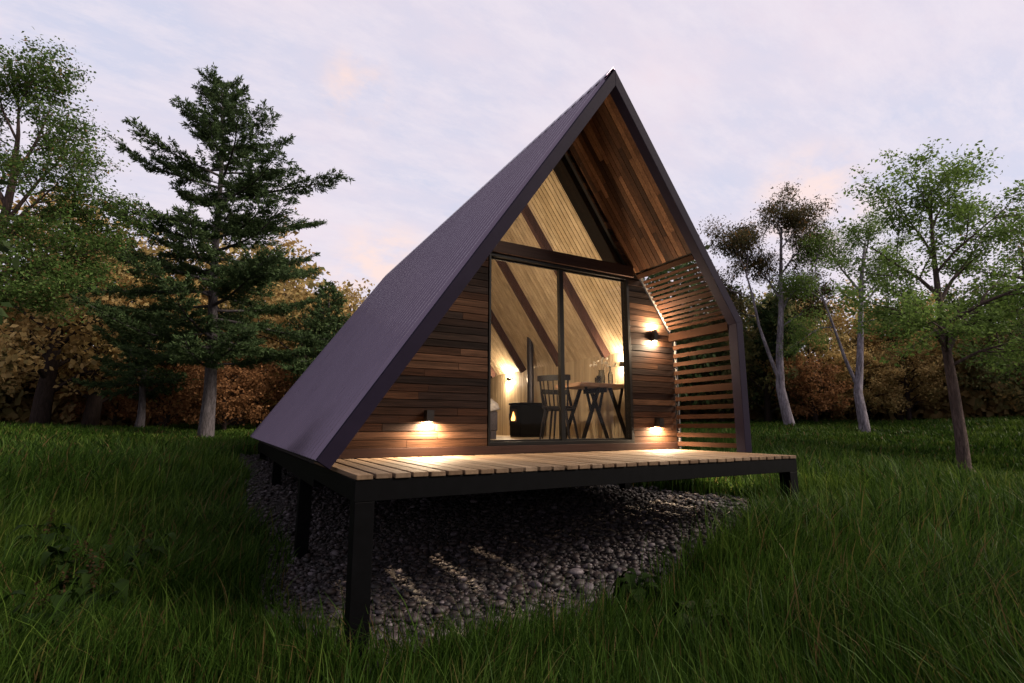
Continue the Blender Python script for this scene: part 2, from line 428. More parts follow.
# structural decks under the sheets (dark)
def slope_slab(sgn, p0, p1, za, zb, y0, y1):
    """slab between perpendicular offsets p0,p1 from z=za to z=zb (heights on the p0 line)"""
    pts = []
    for z, p in ((za, p0), (zb, p0)):
        pts.append((sgn * xr(z, p0), z))
    d = (p1 - p0)
    q = [(x - sgn * ST * d, z - CT * d) for x, z in pts]
    poly = [pts[0], pts[1], q[1], q[0]]
    return poly
def slab(sgn, p0, p1, za, zb, y0, y1, mb=None):
    mb = mb or MB(); mb.prism(slope_slab(sgn, p0, p1, za, zb, y0, y1), y0, y1); return mb
core = MB()
slab(-1, .006, .085, ZA - .02, .06, .125, L - .02, core); slab(1, .006, .085, ZA - .02, ZE + .03, W + .03, L - .02, core); slab(1, .006, .085, ZA - .02, 2.36, .125, W + .03, core)
core.box(XE - .085, XE - .006, W + .03, L - .02, -.04, ZE)
core.build('roof_deck', 'backing', cab)
# front barge frame: left slope, right slope, right upright
Tt = .113
ap_in = zoff(Tt)
xi = XE - Tt; zi_k = ap_in - K * xi
fr = MB()
fr.prism([(XB, ZB), (0, ZA), (0, ap_in), (XB + ST * Tt, ZB - CT * Tt)], 0, .12)
fr.prism([(0, ZA), (XE, ZE), (xi, zi_k), (0, ap_in)], 0, .12)
fr.prism([(XE, ZE), (XE, -.002), (xi, -.002), (xi, zi_k)], 0, .12)
fr.build('barge_board', 'trim', cab, .004)

# timber boards ---------------------------------------------------
def board_rows(mb, z0, z1, xl, xrr, y0, y1, bh=.079, gap=.007, lmin=.45, lmax=1.7, rg=rnd):
    """horizontal boards between z0 and z1; xl(z), xrr(z) give the ends"""
    z = z0
    while z < z1 - .012:
        zt = min(z + bh - gap, z1)
        a = xl(z); b = xrr(z); at = xl(zt); bt = xrr(zt)
        if b - a > .03 and bt - at > .01:
            x = a; first = True
            while x < b - 1e-6:
                e = x + rg.uniform(lmin, lmax)
                if b - e < .25: e = b
                last = e >= b
                dy = rg.uniform(-.003, .003)
                p = [(a if first else x + .0015, z), (b if last else e - .0015, z), (bt if last else e - .0015, zt), (at if first else x + .0015, zt)]
                mb.hexa([(q[0], y0 + dy, q[1]) for q in p] + [(q[0], y1, q[1]) for q in p]); x = e; first = False
        z += bh
    return mb
PW = .095
left_lim = lambda z: -xr(z, PW) if z > -.2 else -3
right_lim = lambda z: min(xr(z, PW), XE - .05)
G0, G1 = -1.004, 1.056
GT = 2.25
wl = MB(); board_rows(wl, .092, 2.395, left_lim, lambda z: min(G0 - .012, 9), W, W + .03)
wl.build('wall_cladding', 'clad', cab)
wr = MB(); board_rows(wr, .092, 2.395, lambda z: G1 + .004, right_lim, W, W + .03)
wr.build('wall_cladding', 'clad', cab)
PT = .155
wu = MB(); board_rows(wu, 2.40, ZA - .25, lambda z: max(xr(z, PT), 0), right_lim, W, W + .03); wu.build('gable_cladding', 'clad', cab)
wu = MB(); board_rows(wu, 2.40, ZA - .25, left_lim, lambda z: -max(xr(z, PT), 0), W, W + .03); wu.build('gable_cladding', 'clad', cab)
# dark backing of the front wall
bk = MB()
bk.prism([(-xr(.09, .1), .09), (G0, .09), (G0, 2.39), (-xr(2.39, .1), 2.39)], W + .031, W + .075)
bk.prism([(G1, .09), (XE - .09, .09), (XE - .09, ZE - .1), (xr(2.39, .1), 2.39), (G1, 2.39)], W + .031, W + .075)
bk.prism([(xr(2.39, PT), 2.39), (xr(2.39, .1), 2.39), (0, zoff(.1)), (0, zoff(PT))], W + .031, W + .075)
bk.prism([(-xr(2.39, .1), 2.39), (-xr(2.39, PT), 2.39), (0, zoff(PT)), (0, zoff(.1))], W + .031, W + .075)
bk.build('wall_backing', 'backing', cab)
MB().box(-xr(.05, .09), XE - .05, W - .014, W + .06, .002, .088).build('plinth_board', 'beam', cab, .003)
MB().box(-.975, 1.13, W - .03, W + .12, GT, 2.396).build('lintel', 'beam', cab, .004)

# soffit boards along the slope
def soffit(sgn, p0, p1, ztop, zbot, y0, y1, bw=.066):
    mb = MB(); y = y0
    ltot = (ztop - zbot) / ST
    while y < y1 - .01:
        ye = min(y + bw - .004, y1); s = 0
        while s < ltot - 1e-6:
            e = s + rnd.uniform(.35, 1.3)
            if ltot - e < .2: e = ltot
            pj = p0 + rnd.uniform(0, .004)
            pts = []
            for ss in (s + .001, e - .001):
                z = ztop - ss * ST; x = sgn * xr(z, p0); pts.append((x, z))
            d0 = pj + .018 - p0
            o = [(x - sgn * ST * d0, z - CT * d0) for x, z in pts]
            mb.hexa([(pts[0][0], y, pts[0][1]), (pts[1][0], y, pts[1][1]), (o[1][0], y, o[1][1]), (o[0][0], y, o[0][1]),
                     (pts[0][0], ye, pts[0][1]), (pts[1][0], ye, pts[1][1]), (o[1][0], ye, o[1][1]), (o[0][0], ye, o[0][1])])
            s = e
        y += bw
    return mb
soffit(1, .087, .105, zoff(.087) - .03, 2.33, .122, W + .0).build('soffit', 'soffit', cab)
soffit(-1, .087, .105, zoff(.087) - .03, .03, .122, W + .0).build('soffit', 'soffit', cab)

# slatted screens on the right of the porch
ss = MB(); ps = .062
zt, zb = 2.235, 1.585; nsl = 12
for i in range(nsl):
    f = (i + .5) / nsl; z = zt + (zb - zt) * f; x = xr(z, ps)
    w = .038 if i != 6 else .062
    d = Vector((1, 0, -K)).normalized()
    ss.hexa([(x + d.x * a - ST * b, yy, z + d.z * a - CT * b) for yy in (.121, W - .012) for a, b in ((-w / 2, -.011), (w / 2, -.011), (w / 2, .011), (-w / 2, .011))])
ss.build('slat_screen', 'slat', cab)
sv = MB(); xv = XE - .05
for i in range(12):
    z = .07 + i * .1165; w = .054 if i != 6 else .088
    sv.box(xv - .011, xv + .011, .121, W - .012, z - w / 2, z + w / 2)
sv.build('slat_screen', 'slat', cab)
kx, kz = XE - .075, ZE - .045
MB().box(kx - .045, kx + .03, .121, W - .001, kz - .055, kz + .05).build('knee_rail', 'slat', cab, .004)
zz = 2.285; xx = xr(zz, .085)
d = Vector((1, 0, -K)).normalized()
MB().hexa([(xx + d.x * a - ST * b, yy, zz + d.z * a - CT * b) for yy in (.121, W - .001) for a, b in ((-.035, -.05), (.035, -.05), (.035, .03), (-.035, .03))]).build('head_rail', 'slat', cab, .003)
st = MB()
st.bar((xr(2.27, .062), W - .016, 2.27), (xr(1.575, .062), W - .016, 1.575), .022, .03, (0, 1, 0))
st.box(XE - .028, XE - .006, W - .03, W - .002, .004, 1.44)
st.build('edge_strip', 'alu', cab, .002)

# window and sliding door
win = bpy.data.objects.new('glazed_door', None); link(win, cab)
f = MB(); fy0, fy1 = W - .004, W + .11
f.box(G0, G0 + .026, fy0, fy1, .128, GT - .04); f.box(G1 - .04, G1, fy0, fy1, .128, GT - .04)
f.box(G0, G1, fy0, fy1, GT - .04, GT - .002); f.box(G0, G1, fy0, fy1, .09, .128)
f.build('door_frame', 'frame', win, .002)
f = MB(); f.box(-.03, .03, W + .03, W + .085, .13, GT - .042)
f.box(G0 + .028, -.032, W + .045, W + .075, .13, .15); f.box(.032, G1 - .042, W + .045, W + .075, .13, .15)
f.box(G0 + .028, -.032, W + .045, W + .075, GT - .06, GT - .043); f.box(.032, G1 - .042, W + .045, W + .075, GT - .06, GT - .043)
f.build('door_sash', 'frame', win, .002)
for a, b in ((G0 + .028, -.032), (.032, G1 - .042)):
    MB().box(a, b, W + .056, W + .062, .151, GT - .061).build('pane', 'glass', win)
gab = bpy.data.objects.new('gable_window', None); link(gab, cab)
zl = 2.40
MB().prism([(-xr(zl, PT + .004), zl), (xr(zl, PT + .004), zl), (0, zoff(PT + .004))], W + .056, W + .062).build('pane', 'glass', gab)
for sgn in (1, -1):
    mb = MB(); slab(sgn, PT - .02, PT + .085, zoff(PT - .02) - .12, 2.40, W + .076, W + .30, mb); mb.build('gable_frame', 'frame', gab)

# interior: lining, floor, rafters
lin = MB(); PL = .17; yb = L - .25
def lining_slope(mb, sgn, z0, z1, y0, y1, bw=.078):
    y = y0
    while y < y1 - .01:
        ye = min(y + bw - .010, y1)
        pts = [(sgn * xr(z1, PL), z1), (sgn * xr(z0, PL), z0)]
        o = [(x + sgn * ST * .02, z + CT * .02) for x, z in pts]
        mb.hexa([(p[0], yy, p[1]) for yy in (y, ye) for p in (pts[0], pts[1], o[1], o[0])]); y += bw
XI = 1.74; ZK = zoff(PL) - K * XI
lining_slope(lin, 1, ZK, zoff(PL) - .02, W + .085, yb); lining_slope(lin, -1, FZ, zoff(PL) - .02, W + .085, yb)
y = W + .085
while y < yb - .01:
    lin.box(XI, XI + .02, y, min(y + .068, yb), FZ, ZK); y += .078
x = -2.6
while x < 1.75:
    zt_ = zoff(PL) - K * max(abs(x), abs(x + .078)); zt_ = zt_ if x < XI - .08 else ZK
    if zt_ > FZ + .05: lin.box(x, x + .068, yb, yb + .02, FZ, min(zt_ + .1, zoff(PL)))
    x += .078
lin.build('wall_lining', 'lining', cab)
bk2 = MB(); bk2.prism(slope_slab(1, PL - .024, PL - .06, zoff(PL - .024) - .01, ZK + .02, 0, 0), W + .08, yb + .04)
bk2.prism(slope_slab(-1, PL - .024, PL - .06, zoff(PL - .024) - .01, .03, 0, 0), W + .08, yb + .04)
bk2.box(XI + .024, XI + .034, W + .08, yb + .04, .0, ZK + .05); bk2.prism([(-2.7, .0), (XE - .09, 0), (XE - .09, ZE - .1), (0, ZA - .2)], yb + .025, yb + .06)
bk2.build('lining_backing', 'groove', cab)
fl = MB(); x = -2.7
while x < XI + .01:
    fl.box(x, min(x + .12, XI + .02), W + .112, yb + .02, .06, FZ); x += .1215
fl.build('floor', 'floor', cab)
MB().box(-2.72, XE - .09, W + .062, L - .03, -.05, .058).build('floor_deck', 'backing', cab)
for yr in (2.32, 3.60, 4.88, 6.16, 7.44, 8.6):
    for sgn in (1, -1):
        mb = MB(); slab(sgn, PL + .002, PL + .13, zoff(PL) - (.19 if sgn < 0 else .01), ZK + .0 if sgn > 0 else FZ + .01, yr - .036, yr + .036, mb)
        mb.build('rafter', 'rafter', cab, .004)

# deck
dk = MB(); D0, D1 = -2.748, 1.735; pitch = .1228; nb = 37
bw_ = (D1 - D0 + .012) / nb
for i in range(nb):
    x = D0 + i * bw_; j = rnd.uniform(-.004, .004); jz = rnd.uniform(-.0015, .0015)
    dk.box(x, x + bw_ - .019, -.604 + j, W - .018 if x > left_lim(.02) + .02 else W - .018, -.031 + jz, jz)
deck = dk.build('deck', 'deck', cab, .004)
bm_ = MB()
bm_.box(D0 - .005, D1 + .012, -.592, -.53, -.165, -.033)
for yj in (.02, .62): bm_.box(D0 + .07, D1 - .07, yj - .025, yj + .025, -.15, -.033)
bm_.box(D0 - .004, D0 + .06, -.528, 1.08, -.165, -.033); bm_.box(D1 - .055, D1 + .012, -.528, 1.08, -.165, -.033)
bm_.box(D0 + .065, D1 - .06, 1.035, 1.085, -.15, -.033)  # ledger added to block lamp light through the gap by the wall
bm_.build('deck_beam', 'black', deck, .003)
sb = MB(); sb.box(-2.74, -2.62, 1.082, L - .08, -.24, -.052); sb.box(XE - .14, XE - .02, 1.082, L - .08, -.24, -.052)
for yj in (2.0, 5.1, 8.3, L - .14): sb.box(-2.615, XE - .145, yj - .06, yj + .06, -.235, -.052)
sb.build('floor_beam', 'black', cab, .003)
for (x, y, ztop) in ((-2.688, -.53, -.1661), (1.683, -.53, -.1661), (-2.68, 2.0, -.241), (1.70, 2.0, -.241), (-2.68, 5.1, -.241), (1.70, 5.1, -.241), (-2.68, 8.35, -.241), (1.70, 8.35, -.241)):
    g = tz(x, y)
    p = MB(); p.box(x - .062, x + .062, y - .062, y + .062, g - .2, ztop); p.build('support_post', 'black', cab, .004)

# ------------------------------------------------------------------ lamps
def point(name, loc, watts, col=(1, .76, .50), size=.016, parent=None):
    l = bpy.data.lights.new(name, 'POINT'); l.energy = watts; l.color = col; l.shadow_soft_size = size
    o = link(bpy.data.objects.new(name, l), parent); o.location = loc; return o
def wall_lamp(loc, label, down=True, up=False, watts=3.0, normal='y', upw=None, s=.045, h=.12, dp=.088):
    t = thing('wall_lamp', label, 'wall lamp', loc, 0 if normal == 'y' else R(-90), 'wall lamps on the cabin')
    # shell: open square tube in front of the wall (local -y is away from the wall)
    b = MB(); th = .004; y0 = -.012 - dp; y1 = -.012
    b.box(-s, s, y0, y0 + th, -h / 2, h / 2); b.box(-s, -s + th, y0 + th + .0005, y1, -h / 2, h / 2); b.box(s - th, s, y0 + th + .0005, y1, -h / 2, h / 2)
    b.box(-s + th + .0005, s - th - .0005, y1 - th, y1, -h / 2, h / 2)
    zc = h / 2 - .012 if not up else 0
    b.box(-s + th + .0005, s - th - .0005, y0 + th + .0005, y1 - th - .0005, zc - .006, zc + .006)
    b.build('lamp_shade', 'lamp', t)
    MB().box(-.03, .03, -.0115, -.0005, -.035, .035).build('mounting_plate', 'lamp', t)
    yc = (y0 + y1) / 2
    for on_, sg in ((down, -1), (up, 1)):
        if not on_: continue
        zb_ = sg * (.012 if up else (-h / 2 + .03)) if up else h / 2 - .035
        bl = MB(); bl.lathe([(.001, zb_ - .012 * 1), (.016, zb_ - .006), (.016, zb_ + .006), (.001, zb_ + .012)], 0, yc, 12)
        bl.build('bulb', 'bulb', t, smooth=True)
        pl = point('lamp_light', (0, yc, sg * (h / 2 - (.004 if s < .03 else .016))), watts if sg < 0 else (upw or watts), parent=t)
    return t
wall_lamp((-1.695, W - .004, .40), 'small black downlight on the timber wall left of the glass door', watts=280, s=.037, h=.11)
wall_lamp((1.44, W - .004, .345), 'small black downlight low on the timber wall by the slatted screen', watts=280, s=.037, h=.11)
wall_lamp((1.446, W - .004, 1.49), 'bright up and down lamp high on the timber wall beside the slats', up=True, watts=240, upw=210, h=.15, s=.024, dp=.05)
wall_lamp((XI - .004, 5.55, 1.27), 'glowing lamp on the inside wall behind the stove and bed', up=True, watts=105, upw=105, normal='x', h=.08, s=.022, dp=.05)
wall_lamp((XI - .004, 1.98, 1.22), 'glowing lamp on the inside wall above the dining table', up=True, watts=48, upw=48, normal='x', h=.08, s=.022, dp=.05)

t = thing('fill_globe', 'added unseen fill light globe on the inside wall left of the glass door', 'wall lamp', (-1.22, W + .085, 1.45))  # unseen globe added to even out the interior light
MB().lathe([(.001, -.07), (.035, -.065), (.06, -.035), (.07, 0), (.06, .035), (.035, .065), (.001, .07)], 0, .11, 18).build('lamp_shade', emit('fill_glow', (1, .8, .56), 6), t, smooth=True)
MB().tube([(0, .002, 0), (0, .05, 0)], .03, 14).build('mounting_plate', 'lamp', t)
point('lamp_light', (.10, .22, 0), 175, (1, .78, .52), .06, t)  # fill light of the added globe
# ------------------------------------------------------------------ furniture
def stove():
    t = thing('wood_stove', 'black iron wood stove with a burning fire inside the cabin', 'stove', (1.36, 4.2, FZ))
    b = MB(); b.box(-.26, .24, -.2, .2, .03, .57); b.build('stove_body', 'stove', t, .015)
    MB().box(-.275, .25, -.212, .212, .571, .61).build('stove_top', 'stove', t, .008)
    MB().box(-.25, .23, -.19, .19, 0, .029).build('stove_base', 'stove', t, .004)
    d = MB().box(-.278, -.2605, -.17, .17, .2, .55).build('stove_door', 'stove', t, .004)
    MB().box(-.2815, -.2785, -.105, .105, .27, .50).build('door_window', plain('stove_glass', (.02, .012, .006), .15), d)
    MB().box(-.305, -.279, .13, .145, .30, .42).build('door_handle', 'pipe', d, .003)
    # flame: tongues in front of the dark glass bed
    fm = MB()
    for (y, h, w) in ((-.035, .10, .03), (0, .165, .04), (.03, .12, .03), (.055, .07, .02)):
        fm.tube([(-.292, y, .29), (-.293, y + .004, .29 + h * .35), (-.293, y - .006, .29 + h * .7), (-.292, y + .004, .29 + h)], [w * .5, w, w * .55, .002], 8)
    for v in range(len(fm.v)):
        a = fm.v[v]; fm.v[v] = (-.2925 + (a[0] + .2925) * .22, a[1], a[2])
    fm.build('flame', 'flame', t, smooth=True)
    MB().tube([(.07, 0, .605), (.07, 0, 1.93)], .062, 18).build('flue_pipe', 'pipe', t, smooth=False)
stove()
def bed():
    t = thing('bed', 'low bed with grey base and rumpled pale covers left of the stove', 'bed', (-.75, 3.95, FZ))
    MB().box(-.9, .93, -.85, .95, .12, .42).build('bed_base', 'fabric', t, .02)
    for x in (-.85, .86):
        for y in (-.80, .88): MB().box(x - .045, x + .045, y - .045, y + .045, 0, .119).build('leg', 'fabric', t, .004)
    MB().box(-.88, .90, -.83, .93, .421, .56).build('mattress', 'linen', t, .04)
    # rumpled duvet
    nx, ny = 44, 44; V = []; Q = []
    for i in range(nx):
        for j in range(ny):
            x = -.92 + 1.9 * i / (nx - 1); y = -.89 + 1.86 * j / (ny - 1)
            z = .60 + .035 * math.sin(x * 7 + 1.3 * math.sin(y * 4)) + .03 * math.sin(y * 9 + x * 3) + .04 * math.sin(x * 2.2 + 1)
            e = max(0, (x - .80) / .18, (-.78 - y) / .11); e = min(e, 1); z -= .20 * e ** 1.5 + .015 * math.sin(y * 25) * e
            V.append((min(x, .955) if x > .8 else x, y, z))
    for i in range(nx - 1):
        for j in range(ny - 1): Q.append((i * ny + j, (i + 1) * ny + j, (i + 1) * ny + j + 1, i * ny + j + 1))
    me = np_mesh('duvet', V, Q, smooth=True); me.materials.append(M['linen']); o = link(bpy.data.objects.new('duvet', me), t)
    s_ = o.modifiers.new('thick', 'SOLIDIFY'); s_.thickness = .035
    V = []; 
    pl = MB(); pl.lathe([(.001, -.16), (.08, -.15), (.13, -.08), (.14, 0), (.13, .08), (.08, .15), (.001, .16)], 0, 0, 16)
    pl.v = [(x * 2.3 - .3, y * .9 + .72, z * .55 + .71) for x, y, z in pl.v]; pl.build('pillow', 'linen', t, smooth=True)
bed()
def chair(label, loc, rz, back=.82, grp='dining chairs'):
    t = thing('dining_chair', label, 'chair', loc, rz, grp)   # faces local +x
    s = MB(); n = 22; ring = []
    for k in range(n):
        a = 2 * math.pi * k / n; ring.append((.22 * math.copysign(abs(math.cos(a)) ** .7, math.cos(a)), .215 * math.copysign(abs(math.sin(a)) ** .7, math.sin(a))))
    s.v = [(x * .94, y * .94, .425) for x, y in ring] + [(x, y, .44) for x, y in ring] + [(x, y, .452) for x, y in ring] + [(x * .93, y * .93, .458) for x, y in ring]
    for r_ in range(3):
        for k in range(n): s.f.append((r_ * n + k, r_ * n + (k + 1) % n, (r_ + 1) * n + (k + 1) % n, (r_ + 1) * n + k))
    s.f.append(tuple(reversed(range(n)))); s.f.append(tuple(3 * n + k for k in range(n)))
    s.build('seat', 'chair', t)
    b = MB(); arc = []
    for k in range(13):
        a = R(-62 + 124 * k / 12); arc.append((-.20 - .09 * math.cos(a) + .05, .275 * math.sin(a) / math.sin(R(62)) * .82, back))
    for k in range(12):
        p, q = Vector(arc[k]), Vector(arc[k + 1])
        b.bar(p - (q - p) * .06, q + (q - p) * .06, .024, .075)
    for k in range(7):
        a = R(-54 + 108 * k / 6); top = (-.15 - .09 * math.cos(a), .25 * math.sin(a) / math.sin(R(62)) * .86, back - .02)
        bot = (-.115 - .07 * math.cos(a), .17 * math.sin(a) / math.sin(R(54)), .452)
        b.tube([bot, top], .0085 if 0 < k < 6 else .013, 6)
    b.build('backrest', 'chair', t)
    for sx in (1, -1):
        for sy in (1, -1):
            MB().tube([(sx * .14, sy * .14, .43), (sx * .175, sy * .175, .22), (sx * .205, sy * .205, 0)], [.018, .017, .012], 8).build('leg', 'chair', t)
chair('dark spindle back chair seen from behind at the left end of the dining table', (.50, 1.93, FZ), R(38), .83)
chair('dark low back chair tucked under the far side of the dining table', (1.06, 2.72, FZ), R(-98), .73)
def table():
    t = thing('dining_table', 'dining table with brown top and dark slanted legs by the glass', 'table', (1.23, 2.06, FZ))
    MB().box(-.49, .49, -.31, .31, .735, .79).build('tabletop', 'table', t, .006)
    for y in (-.22, .22):
        for sg in (1, -1):
            l_ = MB(); l_.bar((sg * .10, y, .7345), (sg * .40, y, .002), .035, .05, (0, 1, 0)); l_.bar((sg * .33, y, .7345), (sg * .245, y, .40), .028, .032, (0, 1, 0)); l_.build('leg', 'frame', t)
    MB().box(-.03, .03, -.235, .235, .67, .7345).build('stretcher', 'frame', t)
table()
TZ = FZ + .79
def vase():
    t = thing('flower_vase', 'clear glass vase of dried white flowers on the dining table', 'vase', (1.30, 1.98, TZ + .001))
    MB().lathe([(.001, 0), (.045, 0), (.05, .01), (.055, .1), (.04, .19), (.046, .21), (.042, .21), (.036, .19), (.05, .1), (.045, .015), (.001, .012)], 0, 0, 18).build('vase_glass', 'ware', t, smooth=True)
    st_ = MB()
    for k in range(16):
        bd = MB()
        a = rnd.uniform(0, 6.28); s = rnd.uniform(.05, .2); h = rnd.uniform(.26, .40)
        e = (s * math.cos(a), s * math.sin(a), h); st_.tube([(0, 0, .03), (e[0] * .25, e[1] * .25, h * .6), e], [.002, .002, .0015], 4)
        for q in range(4):
            c = [e[i] + rnd.uniform(-.011, .011) for i in range(3)]; r_ = rnd.uniform(.011, .016)
            bd.lathe([(.0005, c[2] - r_), (r_ * .8, c[2] - r_ * .5), (r_, c[2]), (r_ * .8, c[2] + r_ * .5), (.0005, c[2] + r_)], c[0], c[1], 6)
        bd.build('flower', 'bud', t, smooth=True)
    st_.build('stems', 'stem', t)
vase()
t = thing('water_bottle', 'tall clear glass bottle on the dining table beside the vase', 'bottle', (1.44, 1.95, TZ + .001))
MB().lathe([(.001, 0), (.036, 0), (.038, .01), (.038, .15), (.015, .20), (.014, .26), (.017, .27), (.012, .27), (.011, .2), (.034, .15), (.034, .012), (.001, .01)], 0, 0, 16).build('bottle_glass', 'ware', t, smooth=True)
MB().tube([(0, 0, .262), (0, 0, .285)], .0105, 10).build('stopper', 'bud', t)
for (x, y, lb) in ((1.20, 1.92, 'clear drinking glass on the dining table left of the bottle'), (1.36, 2.16, 'clear drinking glass on the dining table behind the flower vase')):
    g = MB().lathe([(.001, 0), (.03, 0), (.031, .008), (.036, .12), (.033, .12), (.028, .012), (.001, .01)], 0, 0, 16).build('drinking_glass', 'ware', smooth=True)
    g.location = (x, y, TZ + .001); tag(g, lb, 'glass', 'drinking glasses on the table')
g = MB().lathe([(.001, 0), (.07, 0), (.12, .016), (.125, .02), (.118, .02), (.07, .006), (.001, .005)], 0, 0, 28).build('plate', 'ceramic', smooth=True)
g.location = (1.02, 2.03, TZ + .001); tag(g, 'white plate lying on the dining table', 'plate')

# ------------------------------------------------------------------ trees
def nrm(v): return v / (np.linalg.norm(v) + 1e-9)
class Tr:
    def __init__(self, seed): self.g = np.random.default_rng(seed); self.tubes = []; self.anch = []; self.adir = []
    def leafpts(self, pts, k, spread):
        pts = np.asarray(pts)
        n = max(1, int(k)); t = self.g.uniform(.15, 1, n) * (len(pts) - 1); i = np.minimum(t.astype(int), len(pts) - 2); f = (t - i)[:, None]
        p = pts[i] * (1 - f) + pts[i + 1] * f + self.g.normal(0, spread, (n, 3)) * np.array([1, 1, .6])
        self.anch.append(p); self.adir.append(np.repeat(nrm(pts[-1] - pts[0])[None], n, 0))
    def grow(self, p, d, L, r, lev, P):
        g = self.g; n = 5 if lev < P['lev'] else 3; pts = [np.array(p, float)]; d = nrm(np.array(d, float))
        for i in range(n):
            d = nrm(d + g.normal(0, P['wob'], 3) + EU * P['trop'][min(lev, len(P['trop']) - 1)]); pts.append(pts[-1] + d * L / n)
        rad = np.linspace(r, r * .45, n + 1); self.tubes.append((pts, rad))
        self.kids(pts, rad, L, lev, P)
    def limb(self, pts, r0, r1, lev, P):
        pts = [np.array(q, float) for q in pts]
        rad = np.linspace(r0, r1, len(pts)); self.tubes.append((pts, rad)); L = sum(np.linalg.norm(pts[i + 1] - pts[i]) for i in range(len(pts) - 1))
        self.kids(pts, rad, P.get('limbL', L), lev, P)
    def kids(self, pts, rad, L, lev, P):
        g = self.g
        if lev >= P['lev']:
            self.leafpts(pts, P['leaves'] * g.uniform(.6, 1.4), P['spread']); return
        nc = P['nch'][min(lev, len(P['nch']) - 1)]; t0 = P['t0'][min(lev, len(P['t0']) - 1)]
        az = g.uniform(0, 6.28)
        for k in range(nc):
            t = t0 + (1 - t0) * (k + g.uniform(.2, .9)) / nc; t = min(t, .999); f = t * (len(pts) - 1); i = int(f); f -= i
            q = pts[i] * (1 - f) + pts[i + 1] * f; d = nrm(pts[i + 1] - pts[i]); rr = (rad[i] * (1 - f) + rad[i + 1] * f)
            az += 2.4 + g.normal(0, .4); a = nrm(np.cross(d, EU if abs(d[2]) < .95 else np.array([1, 0, 0]))); b = np.cross(d, a)
            side = a * math.cos(az) + b * math.sin(az)
            if P.get('flat') and lev >= 1: side = side * np.array([1, 1, P['flat']])
            an = R(P['ang'] + g.normal(0, 9)) if k < nc - 1 else R(12)
            nd = d * math.cos(an) + nrm(side) * math.sin(an)
            ll = L * P['ratio'] * g.uniform(.7, 1.2) * (1 - .35 * t * (lev == 0))
            self.grow(q, nd, ll, max(rr * .62, .004), lev + 1, P)
    def wood(self, name, mat, parent, minr=.003):
        V = []; Q = []; base = 0
        for pts, rad in self.tubes:
            if rad[0] < minr: continue
            n = 12 if rad[0] > .09 else (6 if rad[0] > .02 else 4)
            pts = np.array(pts); prev = None; ring = []
            for i in range(len(pts)):
                d = nrm(pts[min(i + 1, len(pts) - 1)] - pts[max(i - 1, 0)])
                if prev is None: s = nrm(np.cross(d, [0, 0, 1.] if abs(d[2]) < .9 else [1., 0, 0]))
                else: s = nrm(prev - d * prev.dot(d))
                prev = s; u = np.cross(d, s); a = np.arange(n) * 2 * np.pi / n
                lump = 1 + (.09 * np.sin(3 * a + i * 1.7) + .06 * np.sin(5 * a - i) if rad[0] > .06 else 0 * a)
                ring.append(pts[i] + (np.cos(a)[:, None] * s + np.sin(a)[:, None] * u) * rad[i] * lump[:, None])
            V.append(np.concatenate(ring)); i, k = np.meshgrid(np.arange(len(pts) - 1), np.arange(n), indexing='ij')
            A = base + i * n + k; B = base + i * n + (k + 1) % n; Q.append(np.stack([A, B, B + n, A + n], -1).reshape(-1, 4)); base += len(pts) * n
        me = np_mesh(name, np.concatenate(V), np.concatenate(Q), smooth=True); me.materials.append(M[mat]); return link(bpy.data.objects.new(name, me), parent)
    def crown(self, name, mat, parent, size, aspect=.55, up=.6, jit=.35, droop=.2):
        P = np.concatenate(self.anch); return leaf_obj(self.g, name, P, mat, parent, size, aspect, up, jit, droop)
def leaf_obj(g, name, P, mat, parent, size, aspect=.55, up=.6, jit=.35, droop=.2, dirs=None, dw=0):
    n = len(P); nn = g.normal(0, 1, (n, 3)); nn[:, 2] += up * 2; nn /= np.linalg.norm(nn, axis=1)[:, None]
    d = g.normal(0, 1, (n, 3)); d[:, 2] -= droop * 2
    if dirs is not None: d = d * (1 - dw) + dirs * dw * 2
    d -= nn * (d * nn).sum(1)[:, None]; d /= np.linalg.norm(d, axis=1)[:, None] + 1e-6; s = np.cross(nn, d)
    sz = (size * np.exp(np.clip(g.normal(0, jit, n), -.8, .55)))[:, None]
    V = np.stack([P, P + d * sz * .45 + s * sz * aspect * .5 + nn * sz * .08, P + d * sz, P + d * sz * .45 - s * sz * aspect * .5 + nn * sz * .08], 1)
    Q = np.arange(n * 4).reshape(n, 4)
    me = np_mesh(name, V.reshape(-1, 3), Q); me.materials.append(mat); return link(bpy.data.objects.new(name, me), parent)
def loc3(r, f, u): return ER * r + EF * f + EU * u

